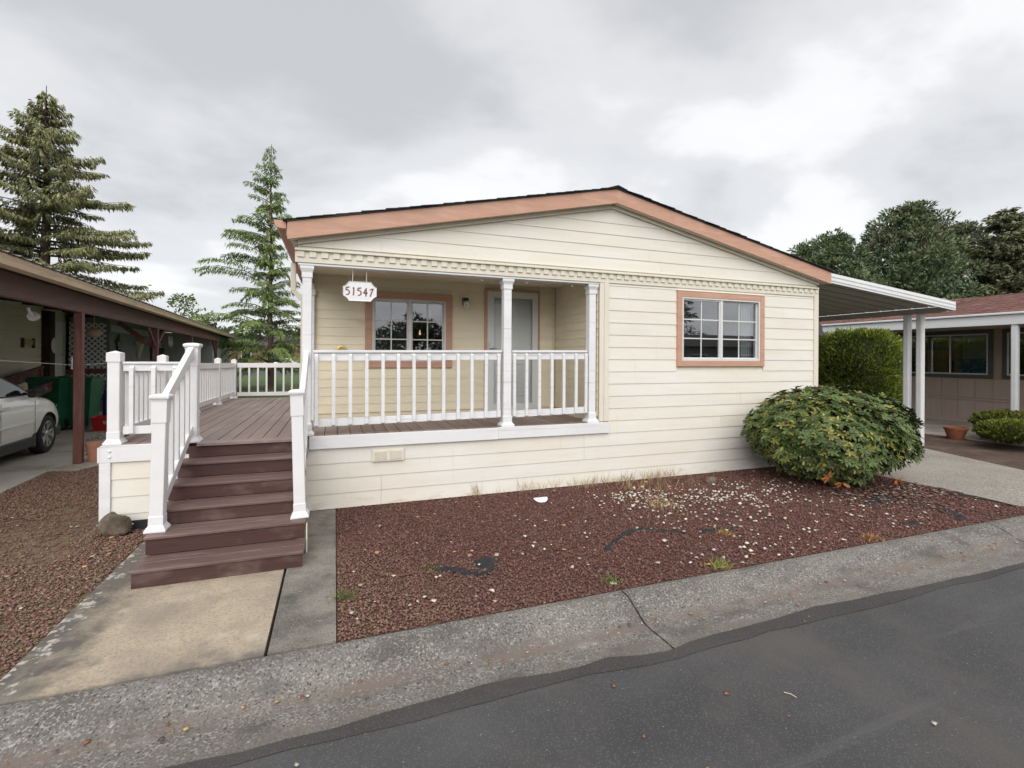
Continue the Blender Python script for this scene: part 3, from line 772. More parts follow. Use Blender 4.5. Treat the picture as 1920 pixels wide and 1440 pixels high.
for i in range(60):
    y0 = -0.19 + i * 0.27
    MB().prism([(PK - 0.15, zt(PK - .15) + 0.022), (PK, zt(PK) + 0.034), (PK + 0.15, zt(PK + .15) + 0.022), (PK + 0.15, zt(PK + .15) + 0.030), (PK, zt(PK) + 0.048), (PK - 0.15, zt(PK - .15) + 0.030)], 1, y0, y0 + 0.262).build('ridge_shingle', m_shingle, roof)
# gutter on the left eave, short downspout by the post
gp = [(-0.515, 3.225), (-0.635, 3.228), (-0.637, 3.205), (-0.622, 3.175), (-0.598, 3.145), (-0.515, 3.140)]
MB().prism(gp, 1, -0.135, 16.2).build('gutter', m_terra2, home)
board('eave_fascia', home, -0.511, -0.485, -0.124, 16.0, 3.06, 3.20, m_terra)
board('eave_soffit', home, -0.484, -0.404, 0.11, 16.0, 3.06, 3.075, m_trimc)
MB().prism(gp[::-1] if False else [(7.945, 3.225), (8.05, 3.228), (8.05, 3.145), (7.945, 3.140)], 1, 0.0, 16.2).build('gutter', m_terra2, home)
ds = MB(); ds.box(-0.63, -0.56, 1.95, 2.03, 2.72, 3.14); ds.beam((-0.595, 1.99, 2.73), (-0.455, 1.99, 2.58), 0.07, 0.07); ds.box(-0.49, -0.42, 1.95, 2.03, 0.9, 2.58)
ds.build('downspout', m_trimc, home)

# porch posts with moulded base and capital
def porch_post(x0, x1, z0=0.818, z1=2.770):
    w = (x1 - x0) / 2 * 0.84; cx = (x0 + x1) / 2; cy = 0.002 + w
    p = MB(); p.box(cx - w * 0.86, cx + w * 0.86, cy - w * 0.86, cy + w * 0.86, z0, z1 - 0.002, 0.004)
    o = p.build('porch_post', m_whitew, home)
    def flare(levels):
        v, f = [], []
        for r, h in levels:
            for a, b_ in ((-1, -1), (1, -1), (1, 1), (-1, 1)): v.append((cx + a * r, cy + b_ * r, h))
        for i in range(len(levels) - 1):
            for k in range(4): f.append([i * 4 + k, i * 4 + (k + 1) % 4, (i + 1) * 4 + (k + 1) % 4, (i + 1) * 4 + k])
        f += [[3, 2, 1, 0], [(len(levels) - 1) * 4 + k for k in range(4)]]
        return MB().add(v, f)
    flare([(w * 0.88, z1 - 0.135), (w * 1.0, z1 - 0.133), (w * 1.0, z1 - 0.075), (w * 1.08, z1 - 0.06), (w * 1.30, z1 - 0.03), (w * 1.30, z1 - 0.003)]).build('capital', m_whitew, o)
    flare([(w * 1.45, z0 + 0.002), (w * 1.45, z0 + 0.022), (w * 1.12, z0 + 0.05), (w * 1.0, z0 + 0.055), (w * 1.0, z0 + 0.135), (w * 0.87, z0 + 0.14)]).build('base_moulding', m_whitew, o)
    return o
porch_post(-0.372, -0.236)
porch_post(2.070, 2.218)
porch_post(3.345, 3.490)
# porch railing
prail = part('porch_railing', home)
def prail_run(x0, x1, zl, zr):
    ym = 0.075
    for (za, zb, h, w, n) in ((zl, zr, 0.030, 0.09, 'rail_cap'), (zl - 0.031, zr - 0.031, 0.095, 0.04, 'top_rail'), (zl - 0.81, zr - 0.80, 0.088, 0.04, 'bottom_rail')):
        q = MB(); q.beam((x0, ym, za - h / 2), (x1, ym, zb - h / 2), w, h); q.build(n, m_whitew, prail)
prail_run(-0.236, 2.072, 1.802, 1.825)
prail_run(2.216, 3.347, 1.826, 1.838)
def baluster_mesh(h, w=0.038, t=0.036):
    key = ('bal', round(h, 3), w)
    if key not in _bc:
        v = [(-w/2, -t/2, 0.022), (w/2, -t/2, 0.022), (w/2, t/2, 0), (-w/2, t/2, 0),
             (-w/2, -t/2, h - 0.025), (w/2, -t/2, h - 0.025), (w/2, t/2, h), (-w/2, t/2, h)]
        f = [[3, 2, 1, 0], [4, 5, 6, 7], [0, 1, 5, 4], [1, 2, 6, 5], [2, 3, 7, 6], [3, 0, 4, 7]]
        _bc[key] = mk_mesh('baluster', v, f, m_whitew)
    return _bc[key]
for x in (-0.199, -0.011, 0.174, 0.361, 0.549, 0.734, 0.923, 1.11, 1.294, 1.482, 1.664, 1.853, 2.036 - 0.01, 2.25, 2.426, 2.612, 2.798, 2.981, 3.168, 3.325):
    zl = 1.802 + (x + 0.2) / 3.55 * 0.036
    obj('baluster', baluster_mesh(0.862), prail, (x, 0.036, zl - 0.898), (0, random.uniform(-0.004, 0.004), 0))

# windows
def window(parent_home, x0, x1, z0, z1, y, trim, mull, screen=False, name='window'):
    w = part(name, parent_home)
    a0, a1, b0, b1 = x0 + trim, x1 - trim, z0 + trim, z1 - trim
    for (p, q, r, s) in ((x0, a0, z0, z1), (a1, x1, z0, z1)):
        board('trim_board', w, p, q, y - 0.034, y + 0.0, r, s, m_terra, 0.002)
    for (r, s) in ((z0, b0), (b1, z1)):
        board('trim_board', w, a0 + 0.001, a1 - 0.001, y - 0.032, y + 0.0, r, s, m_terra, 0.002)
    fr = MB()
    for (p, q, r, s) in ((a0, a0 + 0.028, b0, b1), (a1 - 0.028, a1, b0, b1), (a0 + 0.029, a1 - 0.029, b0, b0 + 0.03), (a0 + 0.029, a1 - 0.029, b1 - 0.026, b1)):
        fr.box(p, q, y - 0.026, y + 0.07, r, s, 0.002)
    fr.build('frame', m_wframe, w)
    mx = a0 + (a1 - a0) * mull
    board('meeting_stile', w, mx - 0.024, mx + 0.024, y - 0.018, y + 0.06, b0 + 0.031, b1 - 0.027, m_wframe, 0.002)
    for (s0, s1, yy) in ((a0 + 0.029, mx - 0.025, y + 0.006), (mx + 0.025, a1 - 0.029, y + 0.028)):
        c0, c1 = b0 + 0.031, b1 - 0.027
        sash = MB()
        t = 0.020
        for (p, q, r, s) in ((s0, s0 + t, c0, c1), (s1 - t, s1, c0, c1), (s0 + t, s1 - t, c0, c0 + t), (s0 + t, s1 - t, c1 - t, c1)):
            sash.box(p, q, yy - 0.012, yy + 0.02, r, s, 0.001)
        sash.build('sash', m_wframe, w)
        i0, i1, j0, j1 = s0 + t, s1 - t, c0 + t, c1 - t
        cw, rh, mw = (i1 - i0) / 2, (j1 - j0) / 3, 0.009
        board('muntin', w, i0 + cw - mw, i0 + cw + mw, yy - 0.004, yy + 0.010, j0, j1, m_wframe, 0.001)
        for r in (1, 2):
            for c in (0, 1):
                board('muntin', w, i0 + c * cw + (mw if c else 0), i0 + (c + 1) * cw - (0 if c else mw), yy - 0.004, yy + 0.010, j0 + r * rh - mw, j0 + r * rh + mw, m_wframe, 0.001)
        for r in range(3):
            for c in range(2):
                p0 = i0 + c * cw + (mw if c else 0) ; p1 = i0 + (c + 1) * cw - (0 if c else mw)
                q0 = j0 + r * rh + (mw if r else 0); q1 = j0 + (r + 1) * rh - (mw if r < 2 else 0)
                me = mk_mesh('pane', [(p0, yy + 0.003, q0), (p1, yy + 0.003, q0), (p1, yy + 0.003, q1), (p0, yy + 0.003, q1)], [[0, 1, 2, 3]], m_glass)
                obj('pane', me, w)
        if screen and s0 < mx - 0.1:
            me = mk_mesh('insect_screen', [(i0, yy + 0.05, j0), (i1, yy + 0.05, j0), (i1, yy + 0.05, j1), (i0, yy + 0.05, j1)], [[0, 1, 2, 3]], m_screen)
            obj('insect_screen', me, w)
    return w
win_r = window(home, *W1[:2], W1[2], W1[3], -0.004, 0.088, 0.494)
win_p = window(home, *W2[:2], W2[2], W2[3], YB - 0.004, 0.098, 0.50, screen=True)
board('drip_cap', win_r, W1[0] - 0.01, W1[1] + 0.01, -0.042, 0.0, W1[3] + 0.001, W1[3] + 0.012, m_trimc, 0.002)
# rooms behind the glass
def room(x0, x1, y0, y1, z0, z1):
    r = MB()
    r.box(x0, x1, y1, y1 + .05, z0, z1); r.box(x0 - .05, x0, y0, y1, z0, z1); r.box(x1, x1 + .05, y0, y1, z0, z1)
    r.box(x0, x1, y0, y1, z0 - .05, z0); r.box(x0, x1, y0, y1, z1, z1 + .05)
    return r.build('room_walls', m_room, home)
room(4.2, 7.6, 0.13, 3.2, 0.85, 2.88)
room(-0.2, 2.0, YB + 0.12, 4.8, 0.85, 2.88)
cu = MB()
for i in range(9):
    cu.box(6.24 + i * 0.026, 6.262 + i * 0.026, 0.13 + 0.012 * (i % 2), 0.16 + 0.012 * (i % 2), 1.62, 2.74, 0.008)
cu.build('curtain', m_curtain, win_r)
for i in range(26):
    board('blind_slat', win_r, 4.95, 6.20, 0.150, 0.175, 1.66 + i * 0.026, 1.663 + i * 0.026, m_room, 0.001)
_p.inputs['Emission Strength'].default_value = 0.6
lamp = thing('ceiling_lamp', 'small lit bulb hanging inside behind the porch window', 'lamp', (1.42, YB + 1.2, 2.15))
MB().tube([(0, 0, 0.06), (0, 0, 0.70)], 0.006, 6).build('cord', m_black, lamp)
MB().lathe([(0.003, -0.025), (0.016, -0.016), (0.020, 0.0), (0.014, 0.02), (0.008, 0.06)], 12).build('bulb', m_bulb, lamp, smooth=60)

# storm door in front of a panelled door
door = part('door', home)
yd = YB - 0.004
for (p, q, r, s) in ((DR[0], DR[0] + 0.045, 0.822, DR[3]), (DR[1] - 0.026, DR[1], 0.822, DR[3])):
    board('trim_board', door, p, q, yd - 0.030, yd, r, s, m_terra, 0.002)
board('trim_board', door, DR[0] + 0.046, DR[1] - 0.027, yd - 0.028, yd, DR[3] - 0.036, DR[3], m_terra, 0.002)
d0, d1, dz0, dz1 = DR[0] + 0.047, DR[1] - 0.028, 0.86, DR[3] - 0.037
st = MB()
st.box(d0, d0 + 0.115, yd - 0.022, yd + 0.018, dz0, dz1, 0.004); st.box(d1 - 0.10, d1, yd - 0.022, yd + 0.018, dz0, dz1, 0.004)
st.box(d0 + 0.115, d1 - 0.10, yd - 0.0215, yd + 0.018, dz1 - 0.105, dz1, 0.004); st.box(d0 + 0.115, d1 - 0.10, yd - 0.0215, yd + 0.018, dz0, dz0 + 0.12, 0.004)
st.build('storm_door_frame', m_storm, door)
g0, g1, h0, h1 = d0 + 0.115, d1 - 0.10, dz0 + 0.12, dz1 - 0.105
obj('pane', mk_mesh('pane', [(g0, yd, h0), (g1, yd, h0), (g1, yd, h1), (g0, yd, h1)], [[0, 1, 2, 3]], m_glassd), door)
pd = MB(); pd.box(d0, d1, yd + 0.055, yd + 0.095, dz0, dz1)
pd.build('inner_door', m_doorw, door)
pw = (d1 - d0 - 0.33) / 2
for cxp in (d0 + 0.11, d0 + 0.22 + pw):
    for q0, q1 in ((0.24, 0.78), (0.92, 1.42), (1.55, 1.80)):
        pm = MB()
        zq0, zq1 = dz0 + q0, dz0 + q1
        for (p, q, r, s) in ((cxp, cxp + 0.022, zq0, zq1), (cxp + pw - 0.022, cxp + pw, zq0, zq1), (cxp + 0.022, cxp + pw - 0.022, zq0, zq0 + 0.022), (cxp + 0.022, cxp + pw - 0.022, zq1 - 0.022, zq1)):
            pm.box(p, q, yd + 0.042, yd + 0.0555, r, s, 0.006)
        pm.box(cxp + 0.045, cxp + pw - 0.045, yd + 0.047, yd + 0.0555, zq0 + 0.045, zq1 - 0.045, 0.006)
        pm.build('door_panel', m_doorw, door)
hd = MB(); hd.box(d0 + 0.025, d0 + 0.065, yd - 0.034, yd - 0.0225, 1.80, 1.99, 0.004)
hd.tube([(d0 + 0.045, yd - 0.034, 1.88), (d0 + 0.045, yd - 0.075, 1.88), (d0 + 0.15, yd - 0.078, 1.872)], 0.009, 8)
hd.build('door_handle', m_chrome, door)
board('threshold', door, DR[0], DR[1], yd - 0.06, yd + 0.1, 0.817, 0.857, m_drip)
# hooks on the header
for x in (1.78, 2.42, 3.10):
    MB().tube([(x, 0.06, 2.772), (x, 0.06, 2.745), (x + 0.018, 0.06, 2.727), (x + 0.03, 0.06, 2.742)], 0.005, 6).build('hook', m_trimc, home)
# skirting vent
vent = board('skirting_vent', home, 0.419, 0.797, -0.034, -0.018, 0.475, 0.624, m_trimc)
vcx, vcz = (0.419 + 0.797) / 2, (0.475 + 0.624) / 2
for c in (-0.088, 0.088):
    for i in range(9):
        obj('louvre', cbox(0.140, 0.010, 0.006, m_trimc, 0.001), vent, (c, -0.011, -0.047 + i * 0.0118), (R(35), 0, 0))

# house number board, wall lamp, corner flood light
sign = thing('house_number_board', 'white eight-sided board with house number 51547 hanging over porch', 'sign', (0.277, 0.05, 2.5095))
hw, hh = 0.193, 0.118
op = []
for (ccx, ccz, a0) in ((-hw, -hh, 90), (hw, -hh, 180), (hw, hh, 270), (-hw, hh, 0)):
    pts_ = []
    sx_, sz_ = (-1 if ccx < 0 else 1), (-1 if ccz < 0 else 1)
    A, B = (ccx, ccz - sz_ * 0.064), (ccx - sx_ * 0.066, ccz)
    if sx_ * sz_ < 0: A, B = B, A
    for j in range(5):
        t_ = j / 4.0; bow = 0.009 * 4 * t_ * (1 - t_)
        pts_.append((A[0] + (B[0] - A[0]) * t_ - sx_ * bow * 0.7, A[1] + (B[1] - A[1]) * t_ - sz_ * bow * 0.7))
    op += pts_
MB().prism(op, 1, -0.010, 0.010).build('board', m_white, sign)
inn = [(p[0] * 0.93, p[1] * 0.90) for p in op]
for i in range(len(op)):
    a, b_ = op[i], op[(i + 1) % len(op)]; c, d = inn[(i + 1) % len(op)], inn[i]
rb = MB(); n_ = len(op)
rb.add([(p[0], -0.0102, p[1]) for p in op] + [(p[0] * 0.985, -0.016, p[1] * 0.98) for p in op] + [(p[0], -0.0102, p[1]) for p in inn],
       [[i, (i + 1) % n_, n_ + (i + 1) % n_, n_ + i] for i in range(n_)] + [[n_ + i, n_ + (i + 1) % n_, 2 * n_ + (i + 1) % n_, 2 * n_ + i] for i in range(n_)])
rb.build('raised_rim', m_white, sign)
STROKES = {'5': [[(0.14, 1.0), (0.42, 0.93), (0.85, 1.02)], [(0.14, 0.98), (0.10, 0.78), (0.06, 0.60)], [(0.06, 0.60), (0.45, 0.66), (0.80, 0.46), (0.78, 0.20), (0.50, 0.04), (0.08, 0.0)]],
           '1': [[(0.30, 0.84), (0.52, 1.0)], [(0.52, 1.0), (0.48, 0.5), (0.46, 0.08)], [(0.46, 0.08), (0.26, 0.0)]],
           '4': [[(0.66, 1.0), (0.35, 0.65), (0.04, 0.36)], [(0.04, 0.36), (0.50, 0.34), (0.98, 0.40)], [(0.66, 1.0), (0.62, 0.5), (0.60, 0.12), (0.50, -0.08)]],
           '7': [[(0.10, 0.82), (0.50, 0.90), (0.95, 1.0)], [(0.95, 1.0), (0.60, 0.58), (0.32, 0.10), (0.14, -0.02)]]}
def ribbon(mb_, pts_, w0, y):
    n = len(pts_)
    L, Rr = [], []
    for i, p in enumerate(pts_):
        a = pts_[max(i - 1, 0)]; b_ = pts_[min(i + 1, n - 1)]
        dx, dz = b_[0] - a[0], b_[1] - a[1]; q = math.hypot(dx, dz) or 1
        w = w0 * (0.75 + 0.5 * math.sin(math.pi * (i + 0.4) / n))
        L.append((p[0] - dz / q * w, y, p[1] + dx / q * w)); Rr.append((p[0] + dz / q * w, y, p[1] - dx / q * w))
    mb_.add(L + Rr, [[i, n + i, n + i + 1, i + 1] for i in range(n - 1)])
for i, chd in enumerate('51547'):
    nb = MB()
    for s_ in STROKES[chd]:
        ribbon(nb, [(p[0] * 0.052, p[1] * 0.092) for p in s_], 0.0062, 0.0)
    nb.build('numeral', m_signr, sign, (-0.163 + i * 0.067, -0.0125, -0.046 + (-0.002 * i if i < 4 else -0.008)))
for cx2 in (-0.085, 0.073):
    MB().tube([(cx2, 0, hh - 0.005), (cx2 + 0.003, 0, hh + 0.08), (cx2, 0, 0.26)], 0.0045, 6).build('chain', m_rope, sign)
wl_ = thing('wall_lamp', 'black wall lamp with clear glass shade beside the porch door', 'lamp', (1.935, YB - 0.02, 2.58))
MB().box(-0.05, 0.05, -0.012, 0.0, -0.02, 0.09).box(-0.05, 0.02, -0.09, -0.012, 0.03, 0.085).build('bracket', m_black, wl_)
MB().lathe([(0.045, 0.03), (0.052, 0.0), (0.045, -0.05), (0.02, -0.072)], 12, (0.0, -0.075, 0.0)).build('glass_shade', m_glass, wl_, smooth=50)
MB().lathe([(0.02, 0.03), (0.028, 0.0), (0.02, -0.03)], 10, (0.0, -0.075, 0.0)).build('bulb', m_white, wl_, smooth=50)
pq = thing('brass_wall_plaque', 'small round brass plaque on porch wall behind railing', 'plaque', (0.09, YB - 0.026, 1.83))
MB().lathe([(0.062, 0.0), (0.066, -0.008), (0.05, -0.014), (0.03, -0.010)], 20, axis=1).build('disc', m_brass, pq, smooth=40)
fl = thing('flood_light', 'dark motion sensor flood light on the right house corner', 'lamp', (7.80, 0.06, 2.30))
MB().lathe([(0.035, -0.03), (0.045, 0.0), (0.035, 0.03)], 12, (0.02, -0.03, 0.08), axis=0).build('sensor', m_black, fl, smooth=50)
MB().tube([(0.0, 0.0, 0.05), (0.07, 0.0, 0.04), (0.10, 0, -0.02)], 0.03, 8).build('arm', m_black, fl, smooth=50)
MB().lathe([(0.03, 0.08), (0.045, 0.03), (0.05, -0.02), (0.085, -0.12), (0.08, -0.125)], 14, (0.10, -0.02, -0.04)).build('lamp_head', m_clad, fl, smooth=40)

# ------------------------------------------------------------------ the wooden deck with stairs
deck = thing('side_deck', 'brown plank deck with white railings and stairs left of porch', 'deck')
DZ = 0.82
dfl = part('deck_floor', deck)
x = -2.195
while x < HX0 - 0.02:
    board('deck_board', dfl, x, min(x + 0.138, HX0 - 0.006), -0.02, 5.95, DZ - 0.03, DZ + random.uniform(-0.0015, 0.0015), m_deck)
    x += 0.1445
board('edge_board', dfl, -1.34, HX0 + 0.10, -0.19, -0.024, DZ - 0.03, DZ + 0.002, m_deck)
# frame and skirting
board('rim_board', deck, -2.205, -1.478, -0.045, -0.022, 0.645, 0.817, m_whitew)
board('rim_board', deck, -2.23, -2.206, -0.04, 5.96, 0.645, 0.80, m_whitew)
board('rim_board', deck, -2.205, HX0 - 0.005, 5.955, 5.98, 0.645, 0.80, m_whitew)
board('corner_board', deck, -2.212, -2.118, -0.047, -0.02, 0.035, 0.643, m_whitew)
for i in range(4):
    z0 = 0.11 + i * 0.165 - 0.165 * 0; z1 = min(z0 + 0.165, 0.645)
    zz0 = -0.035 if i == 0 else 0.11 + (i - 1) * 0.178; zz1 = 0.11 if i == 0 else zz0 + 0.178
    siding_board(deck, -2.116, -1.44, -2.116, -1.44, zz0, zz1, m_siding, lambda c, z: ((c, -0.018, z), 0.0))
board('skirting_core', deck, -2.20, -1.46, -0.016, 0.03, -0.03, 0.64, m_trimc)
board('skirting_side', deck, -2.20, -2.17, 0.03, 5.95, -0.05, 0.64, m_siding)
board('metal_base_strip', deck, -2.0, -1.47, -0.050, -0.042, -0.06, 0.045, m_drip)
for xb in (-1.93, -1.76):
    MB().lathe([(0.012, 0), (0.010, -0.004), (0.003, -0.007)], 8, (xb, -0.0505, 0.01), axis=1).build('screw_head', m_white, deck)
for zb in (0.70, 0.76):
    MB().lathe([(0.014, 0), (0.012, -0.006), (0.004, -0.010)], 10, (-2.125, -0.0455, zb), axis=1).build('bolt_head', m_white, deck, smooth=50)
# stairs
stairs = part('stairs', deck)
SX0, SX1 = -1.455, -0.238
noses = [(-0.45, 0.672), (-0.735, 0.527), (-1.02, 0.385), (-1.30, 0.248), (-1.60, 0.095)]
prev = (-0.17, DZ - 0.03)
for i, (yn, zn) in enumerate(noses):
    xr = SX1 if i > 2 else -0.275
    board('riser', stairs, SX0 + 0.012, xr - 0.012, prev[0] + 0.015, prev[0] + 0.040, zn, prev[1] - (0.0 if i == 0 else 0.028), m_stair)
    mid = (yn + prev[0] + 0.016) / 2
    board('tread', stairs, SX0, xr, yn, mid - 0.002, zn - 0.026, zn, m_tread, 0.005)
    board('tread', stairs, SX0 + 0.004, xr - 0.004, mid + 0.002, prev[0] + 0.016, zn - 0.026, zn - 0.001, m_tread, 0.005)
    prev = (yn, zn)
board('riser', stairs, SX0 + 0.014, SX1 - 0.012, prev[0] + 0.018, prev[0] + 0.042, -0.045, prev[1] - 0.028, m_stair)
for xs_ in (SX0 + 0.02, -0.31):
    MB().prism([(-0.15, 0.78), (-0.15, 0.0), (-1.0, -0.045), (-1.55, -0.045), (-1.55, 0.04), (-1.26, 0.055), (-1.26, 0.20), (-0.98, 0.21), (-0.98, 0.34), (-0.69, 0.35), (-0.69, 0.48), (-0.41, 0.49), (-0.41, 0.63), (-0.16, 0.64)], 0, xs_ - 0.015, xs_ + 0.02).build('stringer', m_trimc, stairs)
board('stringer_trim', stairs, -0.236, -0.226, -1.29, -1.24, -0.043, 0.22, m_trimc)
# railings
rails = part('railing', deck)
def newel(x, y, z0, z1, w=0.125, lean=(0, 0), cap='dome', base=True):
    h = w / 2
    o = MB(); o.box(-h, h, -h, h, 0, z1 - z0 - 0.06, 0.004)
    o = o.build('newel_post', m_white, rails, (x, y, z0), (lean[1], lean[0], 0))
    H = z1 - z0
    def rings(levels):
        v, f = [], []
        for r, hh_ in levels:
            for a, b_ in ((-1, -1), (1, -1), (1, 1), (-1, 1)): v.append((a * r, b_ * r, hh_))
        for i in range(len(levels) - 1):
            for k in range(4): f.append([i * 4 + k, i * 4 + (k + 1) % 4, (i + 1) * 4 + (k + 1) % 4, (i + 1) * 4 + k])
        f += [[3, 2, 1, 0], [(len(levels) - 1) * 4 + k for k in range(4)]]
        return MB().add(v, f)
    if cap == 'dome':
        rings([(h * 1.06, H - 0.245), (h * 1.10, H - 0.24), (h * 1.10, H - 0.064)]).build('sleeve', m_white, o)
        rings([(h * 1.14, H - 0.063), (h * 1.16, H - 0.052), (h * 1.32, H - 0.045), (h * 1.42, H - 0.034), (h * 1.42, H - 0.018), (h * 1.25, H - 0.009), (h * 0.8, H - 0.003), (h * 0.2, H)]).build('post_cap', m_white, o)
    else:
        rings([(h * 1.02, H - 0.115), (h * 1.14, H - 0.112), (h * 1.14, H - 0.022), (0.004, H)]).build('post_cap', m_white, o)
    if base:
        rings([(h * 1.55, 0.001), (h * 1.55, 0.014), (h * 1.42, 0.026), (h * 1.36, 0.030), (h * 1.10, 0.052), (h * 1.06, 0.056), (h * 1.06, 0.125), (h * 1.01, 0.13)]).build('base_moulding', m_white, o)
    return o
newel(-1.405, -1.13, 0.249, 1.405, 0.100, (0.022, 0.0))
newel(-0.295, -1.13, 0.249, 1.425, 0.099, (-0.028, 0.0))
newel(-1.410, -0.045, DZ, 1.865, 0.104)
newel(-2.115, 0.055, DZ, 1.775, 0.104, (0.0, 0.0), 'pyramid')
newel(-2.09, 1.42, DZ, 1.745, 0.088, (0, 0), 'pyramid')
newel(-2.075, 2.9, DZ, 1.72, 0.088, (0, 0), 'pyramid')
newel(-2.06, 4.4, DZ, 1.70, 0.088, (0, 0), 'pyramid')
newel(-2.05, 5.88, DZ, 1.67, 0.088, (0, 0), 'pyramid')
def rail(p, q, w, h, name='top_rail', mat=m_white, up=(0, 0, 1)):
    b = MB(); b.beam(p, q, w, h, up); return b.build(name, mat, rails)
# front run between corner post and upper newel
rail((-2.045, 0.055, 1.652), (-1.475, 0.055, 1.652), 0.075, 0.022, 'rail_cap')
rail((-2.045, 0.055, 1.604), (-1.475, 0.055, 1.604), 0.038, 0.074)
rail((-2.045, 0.055, 0.955), (-1.475, 0.055, 0.955), 0.038, 0.082, 'bottom_rail')
for x in (-1.965, -1.775, -1.59):
    obj('baluster', baluster_mesh(0.72), rails, (x, 0.018, 0.905))
# long left run and back run
ys_ = [0.055, 1.42, 2.9, 4.4, 5.88]
xw = [-2.11, -2.09, -2.075, -2.06, -2.05]
zr = [1.652, 1.64, 1.62, 1.60, 1.585]
def sq_bal(p, z0, z1):
    o = obj('baluster', cbox(0.036, 0.036, 0.70, m_white, 0.003), rails, (p[0], p[1], (z0 + z1) / 2)); o.scale = (1, 1, (z1 - z0) / 0.70)
for i in range(4):
    p, q = Vector((xw[i], ys_[i] + 0.055, zr[i])), Vector((xw[i + 1], ys_[i + 1] - 0.055, zr[i + 1]))
    rail(p - Vector((0, 0, .05)), q - Vector((0, 0, .05)), 0.05, 0.095)
    zb0, zb1 = Vector((p.x, p.y, 0.93)), Vector((q.x, q.y, 0.93))
    rail(zb0, zb1, 0.045, 0.085, 'bottom_rail')
    n = 9
    for k in range(n):
        t = (k + 0.7) / (n + 0.4); c = p.lerp(q, t); sq_bal((c.x, c.y), 0.955, c.z - 0.085)
rail((-1.99, 5.90, 1.535), (-0.405, 5.90, 1.535), 0.05, 0.10)
rail((-1.99, 5.90, 0.905), (-0.405, 5.90, 0.905), 0.045, 0.08, 'bottom_rail')
for k in range(9):
    sq_bal((-1.93 + 0.171 * k, 5.90), 0.945, 1.49)
# stair handrails
def stair_rail(x0, y0, za0, zb0, x1, y1, za1, zb1, nb):
    rail((x0, y0, za0), (x1, y1, za1), 0.052, 0.10)
    rail((x0, y0, zb0), (x1, y1, zb1), 0.042, 0.088, 'bottom_rail')
    for k in range(nb):
        t = (k + 0.75) / (nb + 0.5)
        x, y = x0 + (x1 - x0) * t, y0 + (y1 - y0) * t
        sq_bal((x, y), zb0 + (zb1 - zb0) * t, za0 + (za1 - za0) * t)
stair_rail(-1.408, -0.11, 1.775, 0.960, -1.402, -1.07, 1.275, 0.43, 5)
stair_rail(-0.305, -0.005, 1.745, 0.93, -0.292, -1.08, 1.30, 0.44, 5)

# ------------------------------------------------------------------ carport on the right of the home
cpr = thing('metal_carport', 'white metal patio-style carport roof fixed to right side of cream home', 'carport')
CX0, CX1, CY0 = 7.99, 11.41, -0.10
def zc_(x): return 3.215 + (2.875 - 3.215) * (x - CX0) / (CX1 - CX0)
fs = MB()
pr = [(0.0, 0.0), (0.0, -0.03), (-0.010, -0.036), (-0.010, -0.062), (0.0, -0.068), (0.0, -0.098), (-0.010, -0.104), (-0.010, -0.130), (0.0, -0.136), (0.0, -0.168), (0.03, -0.168), (0.03, 0.0)]
V = [(x_, CY0 + p[0], zc_(x_) + p[1]) for x_ in (CX0, CX1) for p in pr]
k = len(pr)
fs.add(V, [[i, (i + 1) % k, k + (i + 1) % k, k + i] for i in range(k)] + [list(range(k))[::-1], [k + i for i in range(k)]])
fs.build('front_fascia', m_alum, cpr)
board('fascia_end_cap', cpr, CX1 + 0.001, CX1 + 0.012, CY0 - 0.012, CY0 + 0.05, zc_(CX1) - 0.17, zc_(CX1) + 0.004, m_alum)
ang = math.atan2(2.875 - 3.215, CX1 - CX0)
pan_me = None
for i in range(28):
    y0 = CY0 + 0.033 + i * 0.305
    if pan_me is None:
        prf = [(0.0, -0.085), (0.012, -0.085), (0.045, -0.02), (0.060, -0.02), (0.062, -0.085), (0.302, -0.085), (0.302, -0.080), (0.066, -0.080), (0.064, -0.015), (0.041, -0.015), (0.008, -0.080), (0.0, -0.080)]
        V = [(x_, p[0], p[1]) for x_ in (0.0, 3.33) for p in prf]; k = len(prf)
        pan_me = mk_mesh('roof_pan', V, [[i_, (i_ + 1) % k, k + (i_ + 1) % k, k + i_] for i_ in range(k)] + [list(range(k))[::-1], [k + i_ for i_ in range(k)]], m_alumu)
    obj('roof_pan', pan_me, cpr, (CX0 + 0.02, y0, zc_(CX0 + 0.02)), (0, -ang, 0))
board('eave_beam', cpr, CX1 - 0.15, CX1 - 0.09, CY0 + 0.05, 8.5, zc_(CX1) - 0.20, zc_(CX1) - 0.088, m_alumu)
MB().prism([(CX1 - 0.085, zc_(CX1) - 0.085), (CX1 + 0.0, zc_(CX1) - 0.02), (CX1, zc_(CX1) - 0.165), (CX1 - 0.085, zc_(CX1) - 0.165)], 1, CY0 + 0.052, 8.5).build('eave_gutter', m_alum, cpr)
def alum_post(parent, x, y, z0, z1, w=0.10):
    p = MB()
    for (a, b_, c, d) in ((-w/2, w/2, -w/2, w/2),):
        p.box(a, b_, c, d, z0, z1, 0.004)
    p.box(-w/2 - 0.006, -w/2 - 0.0005, -w*0.32, -w*0.06, z0, z1, 0.002); p.box(-w/2 - 0.006, -w/2 - 0.0005, w*0.06, w*0.32, z0, z1, 0.002)
    p.box(-w*0.32, -w*0.06, -w/2 - 0.006, -w/2 - 0.0005, z0, z1, 0.002); p.box(w*0.06, w*0.32, -w/2 - 0.006, -w/2 - 0.0005, z0, z1, 0.002)
    return p.build('post', m_alum, parent, (x, y, 0))
for y in (0.42, 0.66, 4.2, 4.44, 8.2):
    alum_post(cpr, CX1 - 0.12, y, -0.05, zc_(CX1) - 0.201, 0.105)

